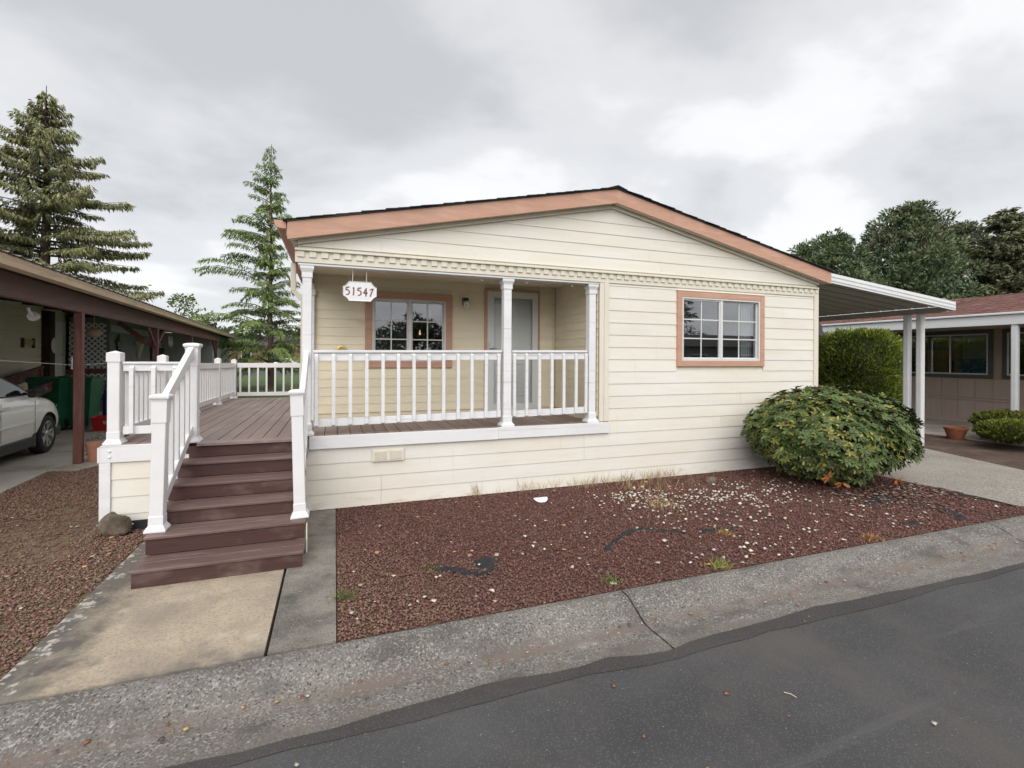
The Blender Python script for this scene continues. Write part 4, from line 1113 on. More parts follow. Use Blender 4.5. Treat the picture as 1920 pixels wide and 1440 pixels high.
# ------------------------------------------------------------------ neighbour home on the right
nbr = thing('taupe_home', 'taupe panelled home with red-brown shingle roof and white porch posts', 'house')
NX = 17.0
pwl = board('panel_wall', nbr, NX, NX + 0.12, -3.0, 16.0, -0.05, 2.75, m_brownw)
wcy, wcz = 6.5, 1.35
y = -2.9
while y < 15.9:
    obj('wall_panel', cbox(0.016, 0.394, 0.54, m_brownw, 0.006), pwl, (-0.068, y + 0.2 - wcy, 0.945 - wcz))
    obj('wall_panel', cbox(0.014, 0.394, 0.50, m_brownw, 0.006), pwl, (-0.067, y + 0.2 - wcy, 0.20 + 0.14 - wcz))
    y += 0.40
board('belt_trim', nbr, NX - 0.03, NX, -3.0, 16.0, 0.60, 0.66, m_brownw)
def side_window(y0, y1, z0, z1, mull):
    w = part('window', nbr)
    t = 0.10
    board('trim_board', w, NX - 0.05, NX, y0 - t, y0, z0 - t, z1 + t, m_greentrim); board('trim_board', w, NX - 0.05, NX, y1, y1 + t, z0 - t, z1 + t, m_greentrim)
    board('trim_board', w, NX - 0.048, NX, y0, y1, z1, z1 + t, m_greentrim); board('trim_board', w, NX - 0.048, NX, y0, y1, z0 - t, z0, m_greentrim)
    f = MB()
    for (a, b_, c, d) in ((y0, y0 + 0.035, z0, z1), (y1 - 0.035, y1, z0, z1), (y0 + .036, y1 - .036, z0, z0 + 0.035), (y0 + .036, y1 - .036, z1 - 0.035, z1)):
        f.box(NX - 0.04, NX - 0.002, a, b_, c, d, 0.002)
    f.build('frame', m_alum, w)
    ym = y0 + (y1 - y0) * mull
    board('mullion', w, NX - 0.042, NX - 0.004, ym - 0.02, ym + 0.02, z0 + .036, z1 - .036, m_alum)
    for a, b_ in ((y0 + .036, ym - .021), (ym + .021, y1 - .036)):
        obj('pane', mk_mesh('pane', [(NX - 0.022, a, z0 + .036), (NX - 0.022, a, z1 - .036), (NX - 0.022, b_, z1 - .036), (NX - 0.022, b_, z0 + .036)], [[0, 1, 2, 3]], m_glass), w)
    board('room_shade_board', w, NX - 0.0035, NX - 0.001, y0 + .04, y1 - .04, z0 + .04, z1 - .04, m_screen, 0.0)  # flat near-black board on the wall; the room's darkness is put into its colour
    return w
wA = side_window(2.0, 4.45, 1.33, 2.48, 0.36)
board('curtain', wA, NX - 0.012, NX - 0.005, 2.62, 2.80, 1.37, 2.40, m_curtb)
board('curtain', wA, NX - 0.012, NX - 0.005, 2.95, 3.60, 1.37, 2.05, m_curtb)
board('blind', wA, NX - 0.010, NX - 0.004, 2.05, 2.60, 1.75, 2.44, m_greyl)
board('seascape_print', wA, NX - 0.014, NX - 0.006, 2.06, 2.70, 1.37, 1.78, m_art)
side_window(0.0, 1.60, 1.33, 2.48, 0.5)
side_window(6.0, 8.0, 1.33, 2.48, 0.5)
# porch roof fascia, posts, main roof
fx = 14.0
for i, zf in enumerate((2.56, 2.635, 2.71)):
    board('fascia_strip', nbr, fx - 0.012 * (2 - i), fx + 0.03, -3.5, 16, zf - 0.035, zf + 0.0385, m_alum, 0.004)
board('fascia_cap', nbr, fx - 0.06, fx + 0.06, -3.5, 16, 2.752, 2.80, m_alum, 0.01)
board('porch_ceiling', nbr, fx + 0.04, NX, -3.5, 16, 2.60, 2.63, m_brownw)
for y in (0.16, -0.12, 5.0, 5.28):
    alum_post(nbr, fx + 0.06, y, -0.045, 2.524, 0.105)
rfm = MB(); rfm.prism([(fx + 0.07, 2.74), (21.0, 3.86), (21.0, 3.93), (fx + 0.07, 2.81)], 1, -3.5, 16.2)
rfm.prism([(21.0, 3.86), (28.0, 2.74), (28.0, 2.81), (21.0, 3.93)], 1, -3.5, 16.2)
nroof = rfm.build('roof', m_roofbr, nbr)
sl2 = (3.86 - 2.74) / (21.0 - fx - 0.07)
tabm = {}
for k in range(34):
    x0 = fx + 0.05 + k * 0.205
    z0 = 2.81 + (x0 - fx - 0.07) * sl2
    y0 = -3.5 + (k % 3) * 0.11
    # each course is one run of tabs with small slots between
    v, f = [], []
    yy = -3.5
    while yy < 16.1:
        wdt = 0.30 + 0.06 * random.random()
        lift = 0.010 + 0.012 * random.random()
        o = len(v)
        v += [(x0, yy, z0 + 0.001), (x0, yy + wdt, z0 + 0.001), (x0, yy + wdt, z0 + lift), (x0, yy, z0 + lift), (x0 + 0.36, yy, z0 + 0.36 * sl2 + 0.004), (x0 + 0.36, yy + wdt, z0 + 0.36 * sl2 + 0.004)]
        f += [[o, o + 3, o + 2, o + 1], [o + 3, o + 4, o + 5, o + 2]]
        yy += wdt + 0.008
    obj('shingle_course', mk_mesh('shingle_course', v, f, m_roofbr), nroof)
board('gable_end', nbr, NX + 0.13, 24.9, -3.0, -2.9, -0.05, 2.72, m_brownw)
MB().lathe([(0.10, 0), (0.10, 0.22), (0.16, 0.24), (0.03, 0.34)], 12, (19.3, 4.3, 3.5)).build('roof_vent', m_metalroof, nbr)

# pots and shrubs by the neighbour
def pot(name, label, loc, r0, r1, h, mat, parts=True):
    t = thing(name, label, 'pot', loc)
    MB().lathe([(r0 * 0.98, 0), (r0, 0.01), (r1 * 0.94, h * 0.80), (r1 * 0.94, h * 0.82), (r1, h * 0.82), (r1 * 1.02, h), (r1 * 0.90, h), (r1 * 0.86, h * 0.86)], 28, cap=False).build('bowl', mat, t, smooth=35)
    MB().lathe([(r1 * 0.87, h * 0.87), (0.01, h * 0.88)], 28).build('soil', m_soil, t)
    return t
pot('clay_pot', 'reddish clay planter bowl on the neighbour path edge', (13.25, 0.82, -0.06), 0.135, 0.215, 0.27, m_clay2)
pot('clay_pot', 'pale terracotta flower pot beside red carport post', (-3.74, 4.0, -0.036), 0.118, 0.152, 0.31, m_terrapot)

# ------------------------------------------------------------------ foliage helpers
def leaf_fan(P, D, N, L, W, col, droop=0.0):
    """two-triangle folded leaves: P base, D direction, N up-normal; arrays (n,3), L,W (n,)"""
    D = D / np.maximum(np.linalg.norm(D, axis=1, keepdims=True), 1e-6)
    S = np.cross(D, N); S /= np.maximum(np.linalg.norm(S, axis=1, keepdims=True), 1e-6)
    n = len(P)
    L = L[:, None]; W = W[:, None]
    V = np.empty((n, 4, 3))
    V[:, 0] = P; V[:, 1] = P + D * L * 0.5 + S * W * 0.5; V[:, 2] = P + D * L; V[:, 3] = P + D * L * 0.5 - S * W * 0.5
    V[:, 2, 2] -= droop * L[:, 0]
    F = np.array([[0, 1, 2], [0, 2, 3]])[None] + (np.arange(n) * 4)[:, None, None]
    return V.reshape(-1, 3), F.reshape(-1, 3), np.repeat(col, 4, axis=0)
def unit(n, g):
    v = g.normal(0, 1, (n, 3)); return v / np.linalg.norm(v, axis=1, keepdims=True)
def conifer(name, label, loc, h, r0, seed, zb=1.0, trunk=0.16, nwh=34, nb=6, droop=0.35, e0=0.25, twig=0.30, per=26, leafL=(0.16, 0.34), leafW=0.05,
            c0=(0.03, 0.055, 0.02), c1=(0.10, 0.145, 0.045), hang=0.6, tipup=0.0, power=0.9, skew=None, group=None, brown=0.0, fill=1.0):
    g = np.random.default_rng(seed)
    t = thing(name, label, 'tree', loc, group=group)
    pts = [(0.03 * math.sin(i * 1.3), 0.03 * math.cos(i * 0.9), h * i / 10.0) for i in range(11)]
    tb = MB(); tb.tube(pts, [max(trunk * (1 - i / 10.0) ** 0.8, 0.012) + (trunk * 0.35 if i == 0 else 0) for i in range(11)], 9)
    Ps, Ds, Cs, Ls, Ws = [], [], [], [], []
    c0 = np.array(c0); c1 = np.array(c1)
    for w in range(nwh):
        fz = (w + g.uniform(0, 0.8)) / nwh
        z = zb + (h * 0.985 - zb) * fz
        for b in range(nb):
            fz = min(0.995, (w + g.uniform(-0.5, 1.5)) / nwh) if w else fz
            fz = max(0.0, fz); z = zb + (h * 0.985 - zb) * fz
            az = g.uniform(0, 2 * math.pi)
            Lb = (r0 * (1 - fz) ** power + 0.18) * g.uniform(0.35, 1.2)
            if skew is not None: Lb *= 1 + skew * math.cos(az - math.pi)
            n = max(4, int(Lb * per * fill))
            tt = g.uniform(0.08, 1.0, n) ** 0.8
            el = e0 * (0.45 + 0.75 * fz ** 0.7)
            dro = droop * (1 - 0.55 * fz)
            x = Lb * tt
            zz = z + Lb * (el * tt - dro * tt ** 2 + tipup * tt ** 4)
            ca, sa = math.cos(az), math.sin(az)
            side = g.choice([-1, 1], n)
            tl = twig * (0.35 + 0.65 * (1 - tt)) * (0.6 + 0.5 * Lb / (r0 + 0.1)) * g.uniform(0.2, 1.0, n) * side * 2.2
            px = ca * x - sa * tl; py = sa * x + ca * tl
            pz = zz - np.abs(tl) * 0.35 * hang + g.normal(0, 0.03, n)
            P = np.stack([px, py, pz], 1)
            D = np.stack([ca * 0.55 - sa * side * 0.6, sa * 0.55 + ca * side * 0.6, -hang * g.uniform(0.3, 1.5, n)], 1) + g.normal(0, 0.25, (n, 3))
            Ps.append(P); Ds.append(D)
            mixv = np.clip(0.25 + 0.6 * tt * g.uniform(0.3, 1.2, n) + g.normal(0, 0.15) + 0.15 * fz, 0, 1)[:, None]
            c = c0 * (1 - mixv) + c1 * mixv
            if brown > 0:
                bm = g.random(n) < brown; c[bm] = np.array((0.13, 0.085, 0.04)) * g.uniform(0.7, 1.2, (bm.sum(), 1))
            Cs.append(c * g.uniform(0.8, 1.2, (n, 1)))
            Ls.append(g.uniform(leafL[0], leafL[1], n)); Ws.append(leafW * g.uniform(0.7, 1.4, n))
            if Lb > 0.5 and g.random() < 0.75:
                q = [(ca * Lb * u, sa * Lb * u, z + Lb * (el * u - dro * u * u + tipup * u ** 4)) for u in (0, 0.35, 0.7, 0.95)]
                tb.tube(q, [0.035 * (trunk / 0.16), 0.025, 0.015, 0.006], 4)
    tb.build('trunk', m_bark, t, smooth=60)
    P, D, C = np.concatenate(Ps), np.concatenate(Ds), np.concatenate(Cs)
    nn = np.array([(0, 0, 1.0)]) + g.normal(0, 0.5, (len(P), 3))
    V, F, cc = leaf_fan(P, D, nn, np.concatenate(Ls), np.concatenate(Ws), C)
    obj('crown', np_mesh('crown', V, F, m_leafd, cc), t)
    return t
def clump_tree(name, label, loc, h, rx, seed, ncl=60, per=420, leafL=(0.18, 0.34), leafW=0.055, c0=(0.03, 0.05, 0.02), c1=(0.09, 0.12, 0.05), zb=1.5, trunk=0.22, cr=(0.6, 1.3), group=None, brown=0.0, upb=0.3, top=0.5, cat='tree'):
    """crown of needle tufts gathered in clumps spread through a tapering volume"""
    g = np.random.default_rng(seed)
    t = thing(name, label, cat, loc, group=group)
    tb = MB(); tb.tube([(0.05 * math.sin(i), 0.05 * math.cos(2 * i), h * 0.93 * i / 8) for i in range(9)], [trunk * (1 - 0.11 * i) for i in range(9)], 8)
    Ps, Ds, Cs = [], [], []
    for k in range(ncl):
        fz = g.random() ** 0.85
        rr = rx * (1 - fz ** 1.6 * (1 - top * 0.35)) * math.sqrt(g.random()) * 1.0
        if fz > 0.9: rr *= 0.6
        az = g.uniform(0, 6.283)
        c = np.array((rr * math.cos(az), rr * math.sin(az), zb + (h - zb) * fz))
        r = g.uniform(*cr) * (1 - 0.35 * fz)
        n = int(per * (r / cr[1]) ** 2)
        u = unit(n, g); u[:, 2] = u[:, 2] * 0.75 + 0.08
        rad = g.uniform(0.45, 1.0, n)[:, None] ** 0.5
        Ps.append(c + u * r * rad * np.array((1, 1, 0.72)))
        Ds.append(u * 0.8 + np.array((0, 0, upb)) + g.normal(0, 0.35, (n, 3)))
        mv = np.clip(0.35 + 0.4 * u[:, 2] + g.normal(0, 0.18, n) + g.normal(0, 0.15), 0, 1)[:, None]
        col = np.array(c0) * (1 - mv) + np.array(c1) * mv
        if brown > 0 and g.random() < brown: col = col * 0.6 + np.array((0.13, 0.085, 0.045)) * 0.45
        Cs.append(col * g.uniform(0.8, 1.2, (n, 1)))
        if k % 2 == 0:
            tb.tube([(0, 0, max(0.5, c[2] - rr * 0.5)), tuple(c * np.array((0.5, 0.5, 1)) - np.array((0, 0, rr * 0.12))), tuple(c)], [0.07, 0.045, 0.015], 4)
    tb.build('trunk', m_bark, t, smooth=60)
    P, D, C = np.concatenate(Ps), np.concatenate(Ds), np.concatenate(Cs)
    g2 = np.random.default_rng(seed + 1)
    V, F, cc = leaf_fan(P, D, unit(len(P), g2), g2.uniform(*leafL, len(P)), leafW * g2.uniform(0.7, 1.4, len(P)), C)
    obj('crown', np_mesh('crown', V, F, m_leafd, cc), t)
    return t

# ------------------------------------------------------------------ trees
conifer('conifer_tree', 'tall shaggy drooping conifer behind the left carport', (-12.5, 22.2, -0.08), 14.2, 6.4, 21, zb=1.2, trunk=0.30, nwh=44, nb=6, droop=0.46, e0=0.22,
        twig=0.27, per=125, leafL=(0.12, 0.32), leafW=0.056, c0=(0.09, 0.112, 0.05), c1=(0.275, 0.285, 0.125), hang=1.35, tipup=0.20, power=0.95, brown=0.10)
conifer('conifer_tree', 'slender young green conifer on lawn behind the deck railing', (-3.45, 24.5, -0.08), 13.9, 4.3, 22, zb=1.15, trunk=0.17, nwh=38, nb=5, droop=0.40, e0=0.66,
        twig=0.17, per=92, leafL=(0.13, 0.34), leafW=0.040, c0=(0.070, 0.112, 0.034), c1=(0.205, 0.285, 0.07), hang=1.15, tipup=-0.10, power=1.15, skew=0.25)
PG = 'evergreens behind the taupe home'
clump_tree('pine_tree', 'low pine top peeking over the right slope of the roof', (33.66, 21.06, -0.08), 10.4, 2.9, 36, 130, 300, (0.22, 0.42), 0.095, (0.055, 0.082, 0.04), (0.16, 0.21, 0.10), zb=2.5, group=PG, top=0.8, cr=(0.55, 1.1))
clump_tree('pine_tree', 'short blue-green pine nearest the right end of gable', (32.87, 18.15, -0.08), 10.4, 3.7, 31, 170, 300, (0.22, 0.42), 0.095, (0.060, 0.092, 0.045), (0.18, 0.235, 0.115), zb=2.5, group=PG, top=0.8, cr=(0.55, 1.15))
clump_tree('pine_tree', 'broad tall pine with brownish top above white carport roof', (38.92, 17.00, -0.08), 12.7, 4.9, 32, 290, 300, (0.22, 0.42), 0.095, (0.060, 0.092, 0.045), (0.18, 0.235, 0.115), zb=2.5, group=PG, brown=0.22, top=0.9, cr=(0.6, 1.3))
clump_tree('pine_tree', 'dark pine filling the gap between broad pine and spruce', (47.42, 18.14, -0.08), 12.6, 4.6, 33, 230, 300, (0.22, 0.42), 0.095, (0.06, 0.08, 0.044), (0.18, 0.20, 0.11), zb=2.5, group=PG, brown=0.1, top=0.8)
conifer('spruce_tree', 'spiky grey-green spruce at the right edge', (45.64, 14.53, -0.08), 13.0, 4.6, 34, zb=1.0, trunk=0.25, nwh=46, nb=8, droop=0.20, e0=0.15, twig=0.30, per=70,
        leafL=(0.20, 0.40), leafW=0.10, c0=(0.07, 0.09, 0.048), c1=(0.21, 0.22, 0.115), hang=0.4, tipup=0.16, power=0.62, group=PG)
clump_tree('leafy_tree', 'small pale yellow-green leafy tree behind the shed roof', (-9.3, 31, -0.08), 5.6, 2.2, 35, 34, 170, (0.14, 0.24), 0.11, (0.09, 0.13, 0.03), (0.20, 0.25, 0.07), zb=1.2, trunk=0.10, upb=0.2)
# far tree line and houses past the back road
def treeline(seed):
    g = np.random.default_rng(seed); Ps, Cs = [], []
    for k in range(150):
        x = g.uniform(-170, 170); r = g.uniform(2.5, 6.5); c = np.array((x, 112 + g.uniform(-8, 14), r * 0.75))
        u = unit(240, g); u[:, 2] = np.abs(u[:, 2])
        Ps.append(c + u * np.array((r, r * 0.6, r * 0.9)) * g.uniform(0.6, 1, (240, 1)))
        Cs.append(np.array((0.04, 0.06, 0.025)) * g.uniform(0.5, 1.7) * g.uniform(0.8, 1.25, (240, 1)))
    P = np.concatenate(Ps); n = len(P)
    V, F, cc = leaf_fan(P, unit(n, g), unit(n, g), g.uniform(0.8, 1.6, n), g.uniform(0.6, 1.1, n), np.concatenate(Cs))
    return np_mesh('distant_trees', V, F, m_leafd, cc)
tag(obj('distant_trees', treeline(50)), 'dark green tree line far behind the homes', 'trees', kind='stuff')
def far_house(label, x, y, w, d, h, wall, roof_m, rz=0.0):
    t = thing('distant_house', label, 'house', (x, y, -0.08), rz)
    board('wall', t, -w/2, w/2, -d/2, d/2, 0, h, wall)
    rf_ = MB().prism([(-d/2 - 0.5, h + 0.01), (d/2 + 0.5, h + 0.01), (0, h + d * 0.22)], 0, -w/2 - 0.4, w/2 + 0.4).build('roof', roof_m, t)
    for k in range(3):
        xx = -w * 0.3 + k * w * 0.3
        f = board('window', t, xx - 0.7, xx + 0.7, -d/2 - 0.05, -d/2 - 0.001, h * 0.4, h * 0.82, m_wframe)
        obj('pane', cbox(1.2, 0.02, h * 0.34, m_carglass), f, (0, -0.03, 0))
    return t
far_house('brown house beyond the back road, behind the young conifer', -9.0, 84, 15, 8, 3.6, m_houseb, m_roofd, 0.1)
far_house('grey house beyond the back road, right of the brown one', 9.0, 88, 14, 8, 3.4, m_greyl, m_roofd, -0.05)
# across the street, seen in the window glass
oh = thing('house_across_street', 'grey home with white carport across the street, mirrored in front windows', 'house', (27.5, -21.5, -0.1))
board('wall', oh, -6, 6, -4.5, 0, 0, 2.7, m_greyw)
MB().prism([(-5.0, 2.72), (0.6, 2.72), (-2.2, 3.7)], 0, -6.3, 6.3).build('roof', m_roofd, oh)
board('carport_fascia', oh, -12.0, -6.35, -4.0, 0.4, 2.45, 2.75, m_alum)
for xx in (-11.8, -9.2, -6.6):
    board('carport_post', oh, xx, xx + 0.12, 0.2, 0.32, 0, 2.448, m_alum)
for xx in (-4.2, 0.2, 3.4):
    wf = board('window', oh, xx, xx + 1.6, 0.002, 0.05, 1.0, 2.2, m_wframe)
    obj('pane', cbox(1.4, 0.03, 1.0, m_carglass), wf, (0, 0.03, 0))
clump_tree('street_tree', 'spreading dark tree across the street, mirrored in porch window', (6.0, -30, -0.1), 4.9, 3.6, 61, 46, 170, (0.3, 0.5), 0.14, (0.03, 0.045, 0.02), (0.08, 0.1, 0.04), zb=2.0)
conifer('street_conifer', 'conifer across the street, mirrored in the right window', (30.0, -31, -0.1), 9.5, 3.4, 62, zb=1.2, trunk=0.2, nwh=26, nb=5, per=14, leafL=(0.3, 0.55), leafW=0.13)

# ------------------------------------------------------------------ round bush by the corner (large leaves)
bush = thing('round_bush', 'large rounded evergreen bush with glossy leaves at right house corner', 'bush', (6.80, -0.98, GZ))
g = np.random.default_rng(77)
def bush_r(u):
    bumps = 0.035 * np.sin(u[:, 0] * 7 + u[:, 2] * 5) + 0.03 * np.sin(u[:, 1] * 9 - u[:, 2] * 6 + 1) + 0.03 * np.sin(u[:, 0] * 15 + u[:, 1] * 12)
    return 1 + bumps
AX = np.array((1.28, 0.93, 0.70)); BC = np.array((0, 0, 0.70))
def bush_point(u, s=1.0):
    p = u * AX * (bush_r(u) * s)[:, None]
    low = np.clip(-p[:, 2] / 0.7, 0, 1)
    p[:, :2] *= (1 - 0.22 * low ** 2)[:, None]
    return p + BC
u = unit(2800, g); u = u[u[:, 2] > -0.93]
Pw = bush_point(u, 1.0) - u * g.uniform(0, 0.10, (len(u), 1))
u2 = unit(900, g); u2 = u2[u2[:, 2] > -0.93]
Pw2 = bush_point(u2, 0.80) - u2 * g.uniform(0, 0.15, (len(u2), 1))
Pw = np.concatenate([Pw, Pw2]); uw = np.concatenate([u, u2]); outer = np.arange(len(Pw)) < len(u)
keep = Pw[:, 2] > 0.06
Pw, uw, outer = Pw[keep], uw[keep], outer[keep]
leafP, leafD, leafN, leafC, leafO = [], [], [], [], []
for i in range(len(Pw)):
    n = uw[i] * 0.75 + np.array((0, 0, 0.55)) + g.normal(0, 0.18, 3); n /= np.linalg.norm(n)
    a = np.cross(n, (0.3, 0.5, 0.81)); a /= np.linalg.norm(a); b_ = np.cross(n, a)
    m = g.integers(6, 10); ph = g.uniform(0, 6.28)
    base = np.array((0.078, 0.112, 0.032)) * g.uniform(0.65, 1.3)
    if g.random() < 0.10: base = np.array((0.22, 0.21, 0.05)) * g.uniform(0.7, 1.2)
    for k in range(m):
        an = ph + 6.283 * k / m + g.normal(0, 0.2)
        d = (a * math.cos(an) + b_ * math.sin(an)) + n * g.uniform(0.0, 0.42)
        leafP.append(Pw[i]); leafD.append(d); leafN.append(n); leafO.append(outer[i])
        c = base * g.uniform(0.75, 1.35)
        if g.random() < 0.045: c = np.array((0.30, 0.26, 0.06)) * g.uniform(0.7, 1.2)
        leafC.append(c)
leafP, leafD, leafN, leafC, leafO = map(np.array, (leafP, leafD, leafN, leafC, leafO))
def broad_leaves(P, D, N, L, W, col):
    D = D / np.linalg.norm(D, axis=1, keepdims=True)
    S = np.cross(D, N); S /= np.maximum(np.linalg.norm(S, axis=1, keepdims=True), 1e-6)
    U = np.cross(S, D)
    n = len(P); L = L[:, None]; W = W[:, None]
    V = np.empty((n, 8, 3))
    V[:, 0] = P
    V[:, 1] = P + D * L * 0.38 + S * W * 0.42 + U * W * 0.10; V[:, 2] = P + D * L * 0.75 + S * W * 0.40 + U * W * 0.02
    V[:, 3] = P + D * L - U * L * 0.04
    V[:, 4] = P + D * L * 0.75 - S * W * 0.40 + U * W * 0.02; V[:, 5] = P + D * L * 0.38 - S * W * 0.42 + U * W * 0.10
    V[:, 6] = P + D * L * 0.38 - U * W * 0.06; V[:, 7] = P + D * L * 0.75 - U * W * 0.10
    F0 = np.array([[0, 6, 1], [1, 6, 7], [1, 7, 2], [2, 7, 3], [0, 5, 6], [5, 4, 7], [5, 7, 6], [4, 3, 7]])
    F = F0[None] + (np.arange(n) * 8)[:, None, None]
    return V, F, np.repeat(col, 8, axis=0)
n = len(leafP)
Ll, Wl = g.uniform(0.050, 0.092, n), g.uniform(0.024, 0.038, n)
m_leaf = M('glossy_bush_leaf', (0.07, 0.1, 0.03), 0.5, 0.10, (60, 60, 60), attr='Col', spec=0.3)
camp = np.array((0, -6.0, 1.72)) - np.array((6.80, -0.98, GZ))
vis = ((leafP - BC) @ (camp / np.linalg.norm(camp)) + g.normal(0, 0.12, n)); vis[~leafO] = -9
big = np.argsort(-(vis + Ll * 6 + (leafP[:, 2] < 0.75) * 0.15))[:300]
isbig = np.zeros(n, bool); isbig[big] = True
V, F, cc = broad_leaves(leafP, leafD, leafN, Ll, Wl, leafC)
rest = ~isbig
Vr, Fr, cr_ = broad_leaves(leafP[rest], leafD[rest], leafN[rest], Ll[rest], Wl[rest], leafC[rest])
fo = obj('foliage', np_mesh('foliage', Vr.reshape(-1, 3), Fr.reshape(-1, 3), m_leaf, cr_), bush); fo['kind'] = 'stuff'
F1 = F[0]
for i in big:
    me = np_mesh('leaf', V[i], F1, m_leaf, np.repeat(leafC[i:i + 1], 8, axis=0))
    obj('leaf', me, bush)
st_ = MB()
for k in range(46):
    d = unit(1, g)[0]; d[2] = abs(d[2]) * 0.8 + 0.15
    e_ = bush_point(d[None] / np.linalg.norm(d), 0.92)[0]
    st_.tube([(0.12 * d[0], 0.10 * d[1], 0.0), (e_[0] * 0.45, e_[1] * 0.45, e_[2] * 0.42), tuple(e_)], [0.022, 0.014, 0.005], 5)
st_.build('stems', m_bark, bush, smooth=60)

# clipped evergreen hedge plants behind the carport
def hedge_plant(name, label, loc, ax, seed, n=15000, c0=(0.058, 0.092, 0.014), c1=(0.24, 0.29, 0.04), p=5.0, L=(0.05, 0.11), W=0.035, cat='hedge', group=None, fill=None, wob=0.05):
    g = np.random.default_rng(seed)
    t = thing(name, label, cat, loc, group=group)
    u = unit(n, g)
    q = (np.abs(u[:, 0]) ** p + np.abs(u[:, 1]) ** p + np.abs(u[:, 2]) ** p) ** (-1 / p)
    P = u * q[:, None]
    P *= (1 + wob * np.sin(P[:, 0] * 7 + P[:, 2] * 9) * np.sin(P[:, 1] * 8 + 2) + wob * 0.6 * np.sin(P[:, 2] * 17 + P[:, 1] * 13))[:, None] * (1 - 0.10 * g.random((n, 1)) ** 2)
    P = P * np.array(ax) + np.array((0, 0, ax[2]))
    ok = P[:, 2] > 0.02
    P, uu = P[ok], u[ok]; n = len(P)
    D = uu * 0.8 + np.array((0, 0, 0.7)) + g.normal(0, 0.35, (n, 3))
    mv = np.clip(g.normal(0.42, 0.24, n) + 0.2 * np.sin(P[:, 2] * 6 + P[:, 0] * 5), 0, 1)[:, None]
    C = (np.array(c0) * (1 - mv) + np.array(c1) * mv) * g.uniform(0.8, 1.2, (n, 1))
    V, F, cc = leaf_fan(P, D, unit(n, g), g.uniform(*L, n), W * g.uniform(0.7, 1.4, n), C)
    if cat == 'hedge':
        k_ = 260
        a_ = g.uniform(-0.75, 0.75, (k_, 2))
        Pp = np.stack([a_[:, 0] * ax[0], a_[:, 1] * ax[1], np.full(k_, ax[2] * 1.93)], 1); Pp[:, 2] += 0.06 * np.sin(a_[:, 0] * 9 + seed) + g.uniform(-0.05, 0.06, k_)
        Vs, Fs, cs = leaf_fan(Pp, np.array((0, 0, 1.0)) + g.normal(0, 0.3, (k_, 3)), unit(k_, g), g.uniform(0.08, 0.20, k_), g.uniform(0.02, 0.05, k_), np.tile(np.array(c1) * 1.0, (k_, 1)) * g.uniform(0.6, 1.1, (k_, 1)))
        F = np.concatenate([F, Fs + len(V)]); V = np.concatenate([V, Vs]); cc = np.concatenate([cc, cs])
    obj('foliage', np_mesh('foliage', V, F, m_leafd, cc), t)
    # dense woody inside that stops light passing straight through
    v, f = [], []
    k1, k2 = 8, 14
    for i in range(k1 + 1):
        th = math.pi * i / k1
        for j in range(k2):
            a = 6.283 * j / k2
            d = np.array((math.sin(th) * math.cos(a), math.sin(th) * math.sin(a), math.cos(th)))
            qq = (abs(d) ** p).sum() ** (-1 / p) * 0.86
            v.append(tuple(d * qq * np.array(ax) + np.array((0, 0, ax[2]))))
    for i in range(k1):
        for j in range(k2): f.append([i * k2 + j, i * k2 + (j + 1) % k2, (i + 1) * k2 + (j + 1) % k2, (i + 1) * k2 + j])
    obj('twiggy_core', mk_mesh('twiggy_core', v, f, m_twig, 60), t)
    return t
m_twig = M('twigs_inside_hedge', (0.035, 0.038, 0.016), 0.95, 0.5, (25, 25, 25), 0.8, (60, 60, 60))
HG = 'clipped hedge plants beside the right driveway'
hedge_plant('hedge_plant', 'nearest clipped yellow-green hedge plant, right of house corner', (12.55, 2.45, GZ), (0.72, 0.72, 1.23), 81, 22000, group=HG)
hedge_plant('hedge_plant', 'middle clipped hedge plant behind the nearest one', (12.5, 4.0, GZ), (0.72, 0.85, 1.23), 82, 18000, group=HG)
hedge_plant('hedge_plant', 'farthest clipped hedge plant of the row, next to house corner', (12.5, 5.7, GZ), (0.72, 0.9, 1.25), 83, 12000, group=HG)
LS = 'low shrubs at the neighbour path'
hedge_plant('low_shrub', 'low yellow-green mounded shrub by neighbour post, behind', (14.0, 0.15, GZ + 0.22), (0.75, 0.62, 0.21), 84, 7000, (0.06, 0.075, 0.014), (0.20, 0.20, 0.03), 2.3, (0.04, 0.08), 0.03, 'shrub', LS)
hedge_plant('low_shrub', 'low yellow-green mounded shrub at right edge, in front', (13.0, -0.35, GZ + 0.14), (0.72, 0.55, 0.20), 85, 8000, (0.06, 0.085, 0.014), (0.20, 0.23, 0.03), 2.3, (0.04, 0.08), 0.03, 'shrub', LS)
for (x_, y_) in ((14.0, 0.15), (13.0, -0.35)):
    pass

# dry weeds along the wall foot, tufts, grass
def blades(name, pts, n, hgt, col, seed, spread=0.06, w=0.006, lean=0.35, mat=None):
    g = np.random.default_rng(seed)
    pts = np.array(pts); k = g.integers(0, len(pts), n)
    P = np.zeros((n, 3)); P[:, :2] = pts[k, :2] + g.normal(0, spread, (n, 2)); P[:, 2] = pts[k, 2] if pts.shape[1] > 2 else GZ
    D = np.stack([g.normal(0, lean, n), g.normal(0, lean, n), np.ones(n)], 1)
    C = np.array(col)[g.integers(0, len(col), n)] * g.uniform(0.7, 1.3, (n, 1))
    V, F, cc = leaf_fan(P, D, unit(n, g), g.uniform(hgt[0], hgt[1], n), w * g.uniform(0.6, 1.5, n), C)
    return np_mesh(name, V, F, m_leafd, cc)
TAN = [(0.42, 0.30, 0.15), (0.36, 0.24, 0.11), (0.48, 0.37, 0.20), (0.30, 0.25, 0.12)]
GRN = [(0.07, 0.14, 0.02), (0.10, 0.18, 0.03), (0.14, 0.17, 0.04)]
gw = np.random.default_rng(5)
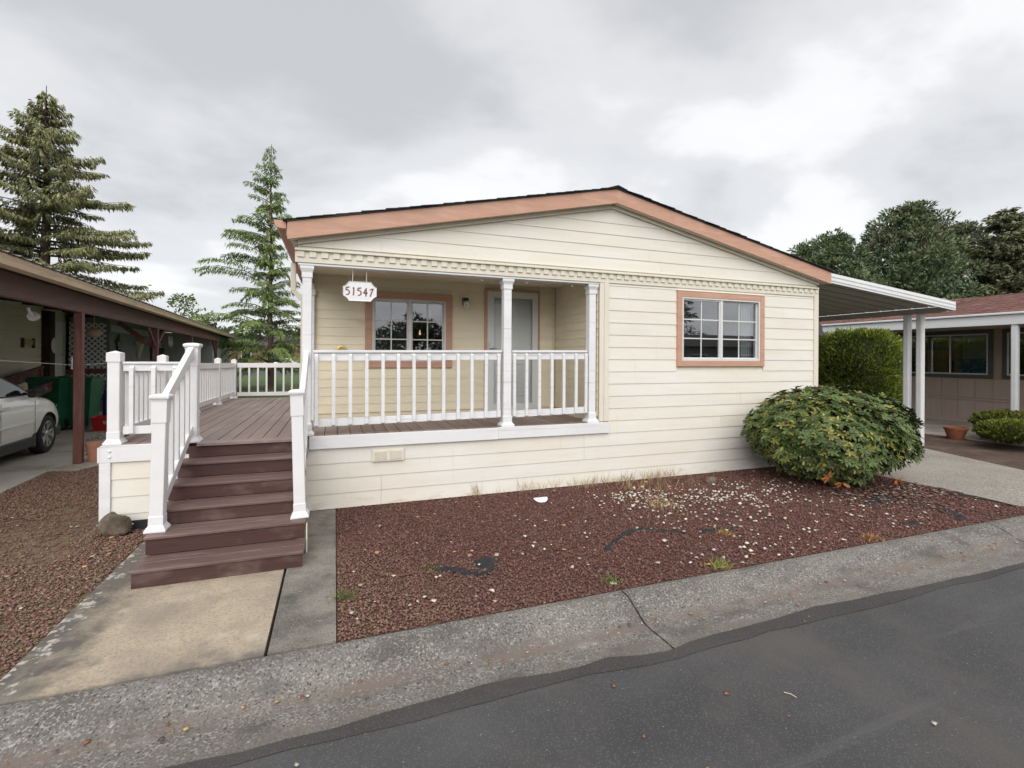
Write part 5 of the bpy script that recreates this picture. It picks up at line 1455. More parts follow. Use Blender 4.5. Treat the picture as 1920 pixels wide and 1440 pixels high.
wx = np.concatenate([gw.uniform(1.6, 3.4, 26), gw.uniform(3.2, 4.8, 46)])
tag(obj('dry_weeds', blades('dry_weeds', [(x, -0.06 - abs(gw.normal(0, 0.06))) for x in wx] + [(gw.normal(3.95, 0.3), gw.normal(-0.45, 0.22)) for _ in range(40)], 620, (0.06, 0.26), TAN, 6, 0.03, 0.0045, 0.45)),
    'dry straw-coloured weeds along the foot of the front wall', 'weeds', kind='stuff')
for i, (x, y, nm, lb, colr, nb_, hg) in enumerate([
        (3.06, -2.74, 'grass_tuft', 'yellow-green grass tuft at the kerb edge', [(0.25, 0.24, 0.06), (0.16, 0.2, 0.04)], 90, (0.05, 0.13)),
        (4.98, -2.74, 'grass_tuft', 'orange-brown dead tuft at the kerb by black fabric', [(0.40, 0.22, 0.07), (0.33, 0.2, 0.08)], 110, (0.03, 0.07)),
        (3.72, -2.15, 'grass_tuft', 'orange-brown dead tuft in middle of gravel bed', [(0.42, 0.25, 0.08), (0.35, 0.22, 0.09)], 110, (0.03, 0.08)),
        (3.72, -1.12, 'grass_tuft', 'flat straw-coloured dead grass patch among white pebbles', TAN, 260, (0.04, 0.10)),
        (2.05, -2.70, 'grass_tuft', 'small green weed at the kerb joint', GRN, 50, (0.04, 0.09)),
        (0.06, -2.25, 'grass_tuft', 'green weed at the edge of the dark concrete strip', GRN, 45, (0.05, 0.11)),
        (0.78, -1.98, 'grass_tuft', 'tiny green weed left of the torn black fabric', GRN, 40, (0.02, 0.05))]):
    tag(obj(nm, blades(nm, [(x, y)], nb_, hg, colr, 90 + i, 0.045 if i != 3 else 0.14, 0.006, 0.7)), lb, 'grass', 'weed tufts in the gravel', kind='stuff')
lx = np.random.default_rng(8)
lp = [(lx.uniform(-5, 3), lx.uniform(6.2, 24)) for _ in range(900)]
lm = blades('lawn_blades', [(p[0], p[1], -0.075) for p in lp], 16000, (0.04, 0.09), [(0.06, 0.12, 0.02), (0.08, 0.145, 0.028), (0.05, 0.10, 0.018)], 9, 0.16, 0.014, 0.4)
tag(obj('lawn_blades', lm), 'mown green grass behind the deck', 'grass', kind='stuff')

# black weed-fabric scraps
def fabric(label, outline, seed, z=GZ + 0.004, amp=0.02):
    g = random.Random(seed)
    n = len(outline)
    cx = sum(p[0] for p in outline) / n; cy = sum(p[1] for p in outline) / n
    v, f = [(cx, cy, z + amp)], []
    rings = 3
    for r in range(1, rings + 1):
        for p in outline:
            k = r / rings
            v.append((cx + (p[0] - cx) * k + g.uniform(-.01, .01), cy + (p[1] - cy) * k + g.uniform(-.01, .01), z + (amp * g.uniform(0.2, 1.6) if r < rings else -0.004)))
    for i in range(n): f.append([0, 1 + i, 1 + (i + 1) % n])
    for r in range(rings - 1):
        for i in range(n): f.append([1 + r * n + i, 1 + (r + 1) * n + i, 1 + (r + 1) * n + (i + 1) % n, 1 + r * n + (i + 1) % n])
    me = mk_mesh('weed_fabric', v, f, m_fabric)
    o = obj('weed_fabric', me)
    sm = o.modifiers.new('thick', 'SOLIDIFY'); sm.thickness = 0.003
    return tag(o, label, 'weed fabric', 'black weed fabric scraps showing through the gravel')
def fabric_strip(label, path, widths, seed):
    g_ = random.Random(seed)
    P = []
    for i in range(len(path) - 1):
        for k in range(6):
            t = k / 6.0
            P.append((path[i][0] + (path[i + 1][0] - path[i][0]) * t, path[i][1] + (path[i + 1][1] - path[i][1]) * t, widths[i] + (widths[i + 1] - widths[i]) * t))
    P.append((path[-1][0], path[-1][1], widths[-1]))
    v, f = [], []
    for i, (x, y, w) in enumerate(P):
        a, b_ = P[max(i - 1, 0)], P[min(i + 1, len(P) - 1)]
        dx, dy = b_[0] - a[0], b_[1] - a[1]; q = math.hypot(dx, dy)
        nx_, ny_ = -dy / q, dx / q
        for k in range(4):
            u_ = (k / 3.0 - 0.5) * w * g_.uniform(0.6, 1.35) + g_.uniform(-0.008, 0.008)
            v.append((x + nx_ * u_, y + ny_ * u_, GZ + 0.005 + (g_.uniform(0.002, 0.02) if k in (1, 2) else g_.uniform(-0.012, 0.006))))
    for i in range(len(P) - 1):
        for k in range(3): f.append([i * 4 + k, i * 4 + k + 1, i * 4 + 5 + k, i * 4 + 4 + k])
    o = obj('weed_fabric', mk_mesh('weed_fabric', v, f, m_fabric))
    sm = o.modifiers.new('thick', 'SOLIDIFY'); sm.thickness = 0.003
    return tag(o, label, 'weed fabric', 'black weed fabric scraps showing through the gravel')
fabric('crumpled black fabric scrap at left of the gravel bed', [(1.12, -1.90), (1.30, -1.88), (1.34, -2.02), (1.28, -2.18), (1.19, -2.14), (1.08, -2.04)], 1, amp=0.022)
fabric_strip('thin torn black fabric strip left of the crumpled scrap', [(0.80, -2.0), (0.93, -2.05), (1.02, -2.12), (1.12, -2.22), (1.20, -2.20), (1.26, -2.12)], [0.03, 0.09, 0.10, 0.08, 0.05, 0.03], 2)
fabric_strip('long thin torn black fabric strip among white pebbles', [(2.36, -2.12), (2.50, -2.0), (2.66, -1.88), (2.85, -1.76), (2.98, -1.74), (3.12, -1.84), (3.30, -1.97), (3.36, -2.0)], [0.07, 0.04, 0.035, 0.11, 0.07, 0.03, 0.05, 0.02], 3)
fabric('flat dark fabric sheet in front of round bush', [(5.98, -1.98), (6.3, -1.83), (6.72, -1.66), (6.85, -1.74), (6.62, -1.98), (6.4, -2.0), (6.2, -1.96)], 4, amp=0.016)
fabric_strip('ragged black fabric strip close to the kerb at right', [(6.60, -2.15), (6.72, -2.28), (6.80, -2.40), (6.72, -2.55), (6.62, -2.66), (6.45, -2.70)], [0.05, 0.14, 0.10, 0.16, 0.12, 0.05], 5)
fabric_strip('small black fabric patch left of ragged strip by kerb', [(5.75, -2.55), (5.90, -2.60), (6.02, -2.56)], [0.05, 0.13, 0.04], 7)
fabric_strip('small black fabric patch behind the dead orange tuft', [(3.55, -2.02), (3.75, -2.04), (3.98, -2.06)], [0.05, 0.12, 0.03], 8)
fabric('black fabric edge along the driveway side', [(7.62, -1.75), (7.72, -1.72), (7.84, -2.2), (7.85, -2.62), (7.76, -2.66), (7.72, -2.2)], 6, amp=0.014)

# stones and small litter
def rock(name, label, loc, s, seed, cat='rock'):
    g = np.random.default_rng(seed)
    v, f = [], []
    k1, k2 = 10, 16
    for i in range(k1 + 1):
        th = math.pi * i / k1
        for j in range(k2):
            a = 6.283 * j / k2
            d = (math.sin(th) * math.cos(a), math.sin(th) * math.sin(a), math.cos(th))
            r = 1 + 0.16 * math.sin(3 * d[0] + seed) * math.sin(4 * d[1] + 1) + 0.10 * math.sin(9 * d[0] + 7 * d[2] + seed) + g.normal(0, 0.02)
            v.append((d[0] * s[0] * r, d[1] * s[1] * r, max(d[2] * s[2] * r + s[2] * 0.72, -0.01)))
    for i in range(k1):
        for j in range(k2): f.append([i * k2 + j, i * k2 + (j + 1) % k2, (i + 1) * k2 + (j + 1) % k2, (i + 1) * k2 + j])
    return tag(obj(name, mk_mesh(name, v, f, m_stone, 50), None, loc), label, cat)
rock('rock', 'mossy brown rock at the foot of the deck corner', (-2.03, -0.17, GZ), (0.14, 0.10, 0.125), 3)
rock('rock', 'small grey-brown rock by the front wall, left of bush', (5.07, -0.50, GZ), (0.085, 0.07, 0.055), 5)
dsc = MB().prism([(0.14 * math.cos(a), 0.14 * math.sin(a)) for a in [math.pi + math.pi * i / 12 for i in range(13)]], 2, 0.0, 0.008)
tag(dsc.build('plastic_scrap', m_white, None, (2.40, -0.50, GZ + 0.045), (R(24), 0, 0)), 'white half-round plastic scrap on red gravel near wall', 'litter').scale = (0.66, 0.66, 1)
tag(MB().tube([(0, 0, 0), (0.018, -0.025, 0.003), (0.028, -0.055, 0.0)], 0.0025, 6).build('twig', m_bone, None, (2.36, -4.0, -0.133)), 'pale bent twig lying on the asphalt', 'twig')
fw_ = thing('red_flower', 'single red blossom behind round bush at house corner', 'flower', (8.0, 0.10, GZ))
MB().tube([(0, 0, 0), (0.02, 0, 0.7), (0, 0, 1.30)], 0.006, 5).build('stem', m_twig, fw_)
for k in range(8):
    a = k * 0.785
    MB().add([(0, 0, 1.30), (0.045 * math.cos(a - .4), 0.045 * math.sin(a - .4), 1.33), (0.075 * math.cos(a), 0.075 * math.sin(a), 1.31 + 0.02 * (k % 2)), (0.045 * math.cos(a + .4), 0.045 * math.sin(a + .4), 1.33)], [[0, 1, 2, 3]]).build('petal', m_red, fw_)
# yellowed brown leaves caught low in the bush
for i, (x, y, z) in enumerate(((5.92, -1.62, 0.22), (6.02, -1.72, 0.17), (6.72, -1.92, 0.20))):
    t = thing('withered_leaves', ['withered orange leaf cluster low on bush, far left', 'withered orange leaf cluster low on bush, second from left', 'withered orange leaf cluster low on middle of bush'][i], 'leaves', (x, y, z))
    q = unit(7, g); V_, F_, c_ = broad_leaves(np.zeros((7, 3)), q, unit(7, g), np.full(7, 0.10), np.full(7, 0.035), np.tile(np.array([(0.33, 0.11, 0.035)]), (7, 1)))
    for k in range(7):
        obj('leaf', np_mesh('leaf', V_[k], F1, m_leaf, np.tile(np.array([(0.33, 0.11, 0.035)]), (8, 1))), t)

# ------------------------------------------------------------------ neighbour carport, shed and home on the left (turned 4.2 degrees)
LA = R(4.2)
LP = (-3.93, 3.85, 0.0)
def lworld(x, y, z=0.0):
    return (LP[0] + x * math.cos(LA) - y * math.sin(LA), LP[1] + x * math.sin(LA) + y * math.cos(LA), z)
lc = thing('wooden_carport', 'red-brown timber carport with tan gutter left of deck', 'carport', LP, LA)
SZ = -0.047
for i, y in enumerate((-4.0, 0.0, 4.80, 9.35, 15.2)):
    board('post', lc, -0.057, 0.057, y - 0.057, y + 0.057, SZ + 0.012, 2.43, m_redwood, 0.006)
board('beam', lc, -0.045, 0.045, -4.3, 6.0, 2.43, 2.735, m_beam, 0.006)
board('beam', lc, -0.045, 0.045, 6.004, 15.95, 2.43, 2.735, m_redwood, 0.006)
MB().prism([(0.262, 2.80), (0.395, 2.812), (0.402, 2.79), (0.385, 2.755), (0.372, 2.70), (0.262, 2.69)], 1, -4.4, 22.6).build('gutter', m_gutc, lc)
MB().prism([(0.05, 2.735), (0.255, 2.715), (0.255, 2.79), (0.05, 2.80)], 1, -4.4, 22.6).build('eave_board', m_darkw, lc)
MB().tube([(0.33, 22.45, 2.70), (0.33, 22.45, 2.62), (0.20, 22.45, 2.45), (0.16, 22.45, 2.36), (0.16, 22.45, 0.0)], 0.055, 8).build('downspout', m_gutc, lc, smooth=50)
rs_me = None
for i in range(27):
    y0 = -4.4 + i * 1.0
    if rs_me is None:
        prf = []
        for k in range(4):
            b0 = k * 0.25
            prf += [(b0, 0.0), (b0 + 0.17, 0.0), (b0 + 0.19, 0.018), (b0 + 0.23, 0.018)]
        prf.append((1.0, 0.0))
        V = [(x_, p[0], p[1] + (0.42 - x_) * 0.10 + dz) for dz in (0, 0.004) for x_ in (0.43, -3.9) for p in prf]
        k = len(prf); F = []
        for dz in (0, 1):
            o = dz * 2 * k; q = [[o + a, o + a + 1, o + k + a + 1, o + k + a] for a in range(k - 1)]
            F += q if dz else [z_[::-1] for z_ in q]
        F += [[a + 1, a, 2 * k + a, 2 * k + a + 1] for a in range(k - 1)]
        rs_me = mk_mesh('roof_sheet', V, F, m_metalroof)
    obj('roof_sheet', rs_me, lc, (0, y0, 2.815))
for y in np.arange(-4.0, 22, 1.2):
    MB().prism([(0.04, 2.745), (-3.6, 3.10), (-3.6, 3.18), (0.04, 2.80)], 1, y, y + 0.045).build('rafter', m_darkw, lc)
MB().prism([(0.02, 2.803), (-3.8, 3.185), (-3.8, 3.195), (0.02, 2.813)], 1, -4.4, 22.5).build('roof_decking', m_darkw, lc)
def brace(y0, y1, z0, z1, w=0.05, x=0.0):
    b = MB(); b.beam((x, y0, z0), (x, y1, z1), w, w, (1, 0, 0)); b.build('brace', m_redwood, lc)
brace(4.80 - 0.07, 4.80 - 0.75, 1.98, 2.46); brace(4.80 + 0.07, 4.80 + 0.95, 1.98, 2.46)
brace(15.2 - 0.07, 15.2 - 1.0, 1.85, 2.46, 0.08)
MB().beam((-0.07, 4.8, 2.0), (-0.75, 4.8, 2.55), 0.1, 0.1, (0, 1, 0)).build('brace', m_redwood, lc)
slab('post_footing', [tuple(lworld(-0.25, -0.42)[:2]), tuple(lworld(0.16, -0.62)[:2]), tuple(lworld(0.62, 0.25)[:2]), tuple(lworld(0.62, 0.75)[:2]), tuple(lworld(-0.25, 0.75)[:2])], -0.25, -0.036, m_slab)

lh = thing('beige_home', 'beige vinyl-sided home in shade behind the timber carport', 'house', LP, LA)
hwl = board('house_wall', lh, -3.45, -3.33, -4.0, 24.0, -0.05, 3.15, m_beige)
for k in range(15):
    z0 = 0.0 + k * 0.2
    me = _sc.get(('vinyl',))
    if me is None:
        v = [(0, -4, 0), (0.034, -4, 0), (0.022, -4, 0.09), (0.030, -4, 0.1), (0.006, -4, 0.2), (0, -4, 0.2)]
        v += [(p[0], 7.80, p[2]) for p in v]
        f = [[i_, i_ + 6, (i_ + 1) % 6 + 6, (i_ + 1) % 6] for i_ in range(6)] + [[0, 1, 2, 3, 4, 5], [11, 10, 9, 8, 7, 6]]
        me = _sc[('vinyl',)] = mk_mesh('siding_board', v, f, m_beige)
    obj('siding_board', me, hwl, (3.39 - 3.327, -10.0, z0 - 1.55))
board('dark_post', lh, -3.32, -3.12, 7.85, 8.15, 0, 3.0, m_darkw)
dl = board('door', lh, -3.33, -3.28, 8.22, 9.12, 0.72, 2.75, m_doorw)
board('door_casing', lh, -3.33, -3.27, 9.125, 9.30, 0.72, 2.78, m_wframe)
MB().lathe([(0.03, 0), (0.035, 0.03), (0.012, 0.06)], 12, (0.03, 0.35, 0.02), axis=0).build('door_knob', m_chrome, dl)
board('lattice_strip', dl, 0.027, 0.030, -0.2, 0.2, 0.4, 0.42, m_wframe)
# grey workshop wall and pale end wall under the same roof
shed = thing('grey_workshop', 'slate grey panelled workshop under the far end of carport roof', 'shed', LP, LA)
gw_ = board('front_wall', shed, -3.2, -2.2, 9.35, 16.0, -0.05, 2.95, m_greyw)
for i in range(22):
    obj('wall_panel', cbox(0.014, 0.29, 2.2, m_greyw, 0.004), gw_, (0.508, -3.17 + i * 0.302, -0.40))
board('top_trim', shed, -2.19, -2.17, 9.4, 15.9, 2.52, 2.74, m_greyl)
board('pale_door', shed, -2.19, -2.14, 14.2, 15.9, 0.0, 2.35, m_greyl)
ew = board('end_wall', shed, -3.2, -0.25, 16.1, 22.4, -0.05, 2.78, m_greyl)
for i in range(20):
    obj('wall_panel', cbox(0.016, 0.29, 2.7, m_greyl, 0.004), ew, (1.484, -2.9 + i * 0.305, 0.02))
for i in range(9):
    obj('wall_panel', cbox(0.30, 0.016, 2.7, m_greyl, 0.004), ew, (-1.25 + i * 0.31, -3.159, 0.02))
# lattice screen (two panels) facing the street
lat = thing('lattice_screen', 'white diamond lattice screen behind the green bins', 'lattice', (-6.02, 9.5, 0.0), 0.0)
def lattice(z0, z1, x0, x1):
    p = part('lattice_panel', lat)
    step = 0.135
    w = 0.030
    for sgn in (1, -1):
        c = -3.0
        while c < 6.0:
            # line z = z0 + sgn*(x - x0) + c clipped to the panel
            a = []
            for xx in (x0, x1):
                zz = z0 + sgn * (xx - x0) + c
                if z0 <= zz <= z1: a.append((xx, zz))
            for zz in (z0, z1):
                xx = x0 + (zz - z0 - c) * sgn
                if x0 < xx < x1: a.append((xx, zz))
            if len(a) >= 2 and math.hypot(a[0][0] - a[1][0], a[0][1] - a[1][1]) > 0.05:
                b = MB(); b.beam((a[0][0], 0.008 * sgn, a[0][1]), (a[1][0], 0.008 * sgn, a[1][1]), 0.012, w, (0, 0, 1))
                b.build('slat', m_whitew, p)
            c += step
lattice(1.40, 2.58, -0.37, 0.40)
lattice(0.55, 1.26, -0.37, 0.40)
board('middle_rail', lat, -0.40, 0.45, -0.05, 0.05, 1.27, 1.39, m_redwood)
board('side_post', lat, -0.06, 0.03, 0.03, 0.12, 0.0, 1.50, m_redwood)
ramp_ = thing('access_ramp', 'red-brown timber ramp with handrails rising to white door', 'ramp', LP, LA)
def rbeam(name, p, q, w, h): MB().beam(p, q, w, h).build(name, m_redwood, ramp_)
rbeam('handrail', (-1.9, 2.6, 0.86), (-1.9, 6.6, 1.40), 0.09, 0.05)
rbeam('side_board', (-1.9, 2.6, 0.74), (-1.9, 6.6, 1.28), 0.04, 0.15)
rbeam('handrail', (-2.95, 3.0, 0.90), (-2.95, 6.9, 1.42), 0.09, 0.05)
rbeam('side_board', (-2.95, 3.0, 0.76), (-2.95, 6.9, 1.28), 0.04, 0.20)
for x_, y_ in ((-1.9, 2.8), (-1.9, 4.9), (-1.9, 6.5), (-2.95, 3.1), (-2.95, 5.0), (-2.95, 6.75)):
    board('post', ramp_, x_ - 0.045, x_ + 0.045, y_ - 0.045, y_ + 0.045, SZ, 0.80 + (y_ - 2.6) * 0.135, m_redwood)
MB().beam((-2.42, 2.6, 0.05), (-2.42, 6.8, 0.62), 1.0, 0.05).build('ramp_floor', m_redwood, ramp_)
board('landing', ramp_, -3.3, -1.9, 6.85, 9.2, 0.58, 0.68, m_redwood)

# things hung on or standing by the workshop
bk = thing('hanging_basket', 'pale round wicker ball hanging under carport beam', 'basket', lworld(-0.8, 3.35, 2.235), LA)
MB().lathe([(0.02, -0.10), (0.09, -0.09), (0.135, -0.03), (0.14, 0.02), (0.11, 0.08), (0.03, 0.105)], 18).build('ball', m_wicker, bk, smooth=60)
MB().tube([(0, 0, 0.10), (0, 0, 0.48)], 0.006, 6).build('cord', m_rope, bk)
star = thing('wall_star', 'dark metal star with light stripes on grey workshop wall', 'ornament', lworld(-2.165, 10.1, 2.10), LA)
sp = [((0.36 if k % 2 == 0 else 0.15) * math.sin(k * math.pi / 5), (0.36 if k % 2 == 0 else 0.15) * math.cos(k * math.pi / 5)) for k in range(10)]
MB().prism(sp, 0, 0.0, 0.03).build('star', m_black, star)
for zq, wq in ((-0.02, 0.14), (0.07, 0.12), (-0.11, 0.12)):
    board('stripe', star, 0.031, 0.036, -wq, wq, zq - 0.018, zq + 0.018, m_bone)
sk = thing('cow_skull', 'horned cow skull ornament on the grey workshop wall', 'ornament', lworld(-2.15, 12.3, 2.05), LA)
MB().lathe([(0.02, -0.42), (0.07, -0.40), (0.09, -0.2), (0.17, 0.02), (0.19, 0.12), (0.10, 0.2)], 10).build('skull', m_bone, sk, smooth=60)
for s_ in (-1, 1):
    MB().tube([(0.02, s_ * 0.15, 0.14), (0.04, s_ * 0.36, 0.17), (0.05, s_ * 0.52, 0.26)], [0.05, 0.035, 0.008], 8).build('horn', m_bone, sk, smooth=60)
ws = thing('workshop_sign', 'dark framed sign board on the grey workshop wall', 'sign', lworld(-2.165, 18.0 - 2.6, 1.75), LA)
# sign stands in front of the pale door line
board('frame', ws, 0.03, 0.06, -1.3, 1.2, -0.33, 0.33, m_darkw)
board('face', ws, 0.061, 0.07, -1.15, 1.05, -0.25, 0.25, m_black)
sq = MB()
for k in range(9):
    sq.box(0.0705, 0.073, -0.8 + k * 0.17, -0.8 + k * 0.17 + 0.10, -0.12, -0.02 + 0.05 * (k % 3 == 0), 0.002)
sq.build('lettering', m_greyl, ws)
ch = thing('wind_chime', 'pale shell wind chime hanging by the workshop wall', 'ornament', lworld(-0.5, 9.0, 2.38), LA)
for k in range(8):
    MB().tube([(0, -0.28 + k * 0.08, 0), (0.01, -0.28 + k * 0.08, -0.25 - 0.05 * (k % 3))], 0.008, 5).build('strand', m_rope, ch)

def wheelie_bin(label, x, y, rz):
    t = thing('wheeled_bin', label, 'bin', lworld(x, y, SZ), LA + rz, 'green wheeled bins'); t.scale = (0.95, 0.95, 1.2)
    b = MB(); v = []
    for w_, d_, h_ in ((0.22, 0.25, 0.06), (0.30, 0.34, 0.95), (0.315, 0.355, 0.955), (0.315, 0.355, 1.0)):
        v += [(-w_, -d_, h_), (w_, -d_, h_), (w_, d_, h_), (-w_, d_, h_)]
    f = [[3, 2, 1, 0]] + [[i * 4 + k, i * 4 + (k + 1) % 4, i * 4 + 4 + (k + 1) % 4, i * 4 + 4 + k] for i in range(3) for k in range(4)]
    b.add(v, f).build('body', m_binG, t)
    l_ = MB(); l_.add([(-0.33, -0.38, 1.002), (0.33, -0.38, 1.002), (0.33, 0.37, 1.002), (-0.33, 0.37, 1.002), (-0.33, -0.38, 1.03), (0.33, -0.38, 1.03), (0.30, 0.34, 1.07), (-0.30, 0.34, 1.07)],
                      [[3, 2, 1, 0], [4, 5, 6, 7], [0, 1, 5, 4], [1, 2, 6, 5], [2, 3, 7, 6], [3, 0, 4, 7]]).build('lid', m_binG, t)
    MB().tube([(-0.25, 0.40, 0.97), (0.25, 0.40, 0.97)], 0.02, 8).build('handle', m_binG, t)
    for s_ in (-1, 1):
        MB().lathe([(0.02, -0.03), (0.13, -0.03), (0.14, 0.0), (0.13, 0.03), (0.02, 0.03)], 16, (s_ * 0.27, 0.27, 0.13), axis=0).build('wheel', m_tyre, t, smooth=40)
    return t
wheelie_bin('green wheeled bin left of the red carport post', -1.98, 4.75, 1.3)
wheelie_bin('green wheeled bin right of the red carport post', -1.52, 4.95, 1.45)
blu = thing('blue_jug', 'blue plastic container behind the green bin', 'container', lworld(-1.12, 5.60, SZ), LA)
MB().lathe([(0.16, 0.0), (0.17, 0.02), (0.17, 0.75), (0.12, 0.95), (0.12, 1.12), (0.10, 1.13)], 10).build('body', m_blue, blu, smooth=40)
MB().tube([(0.10, 0, 1.10), (0.22, 0, 1.0), (0.2, 0, 0.8)], 0.02, 6).build('handle', m_blue, blu)
crate = thing('red_crate', 'red recycling crate with white print on carport floor', 'crate', lworld(-0.84, 4.45, SZ), LA)
b = MB(); v = []
for w_, d_, h_ in ((0.24, 0.17, 0.0), (0.29, 0.21, 0.30), (0.31, 0.23, 0.30), (0.31, 0.23, 0.33), (0.28, 0.20, 0.33), (0.23, 0.16, 0.03)):
    v += [(-w_, -d_, h_), (w_, -d_, h_), (w_, d_, h_), (-w_, d_, h_)]
b.add(v, [[3, 2, 1, 0], [20, 21, 22, 23]] + [[i * 4 + k, i * 4 + (k + 1) % 4, i * 4 + 4 + (k + 1) % 4, i * 4 + 4 + k] for i in range(5) for k in range(4)]).build('tub', m_red, crate)
pr_ = MB()
for st in ([(0, 0), (0, 0.06)], [(0.035, 0.06), (0.005, 0.03), (0.035, 0)], [(0.05, 0.02), (0.075, 0.025), (0.07, 0.04), (0.05, 0.035), (0.052, 0.005), (0.075, 0.0)], [(0.09, 0), (0.09, 0.04)], [(0.09, 0.03), (0.11, 0.042)], [(0.0, -0.03), (0.12, -0.035)]):
    ribbon(pr_, st, 0.006, 0)
pr_.build('print', m_white, crate, (-0.05, -0.204, 0.20), (R(-7), 0, 0))

# small things fixed under the carport
fld = thing('eave_flood_lamp', 'white flood lamp under the left end of carport beam', 'lamp', lworld(-0.35, -0.75, 2.43), LA)
MB().lathe([(0.02, 0.12), (0.05, 0.10), (0.075, 0.0), (0.07, -0.01)], 14, (0, 0.16, -0.12), axis=1).build('lamp_head', m_alum, fld, smooth=40)
MB().tube([(0, 0, 0.0), (0, 0.05, -0.06), (0, 0.14, -0.11)], 0.02, 8).build('arm', m_alum, fld, smooth=40)
op_ = thing('oval_plaque', 'white oval plaque on the dark porch post by white door', 'plaque', lworld(-3.10, 8.0, 2.02), LA)
MB().lathe([(0.16, 0.0), (0.17, 0.012), (0.14, 0.02), (0.01, 0.021)], 20, axis=0).build('disc', m_whitew, op_, smooth=40).scale = (1, 1, 1.35)
wp = thing('wall_bracket', 'small brass bracket ornament on the beige siding wall', 'ornament', lworld(-3.29, 7.0, 2.06), LA)
board('bar', wp, 0.0, 0.03, -0.26, 0.26, -0.05, 0.09, m_brass)
for yq in (-0.30, 0.27):
    board('bracket_end', wp, 0.0, 0.035, yq - 0.03, yq + 0.06, -0.13, 0.13, m_clad)
wire = MB().tube([lworld(-0.3, -3.2, 1.72), lworld(-0.06, 0.0, 1.57), lworld(-0.06, 4.8, 1.60)], 0.004, 5).build('wire', m_rope)
tag(wire, 'thin pale wire strung between the carport posts', 'wire')
tg = thing('post_thermometer', 'small white thermometer on the near red carport post', 'thermometer', lworld(-0.064, -0.03, 1.60), LA)
MB().box(-0.012, 0.0, -0.03, 0.03, -0.10, 0.10).build('case', m_white, tg)
MB().tube([(-0.0135, 0, -0.07), (-0.0135, 0, 0.07)], 0.003, 6).build('tube', m_red, tg)

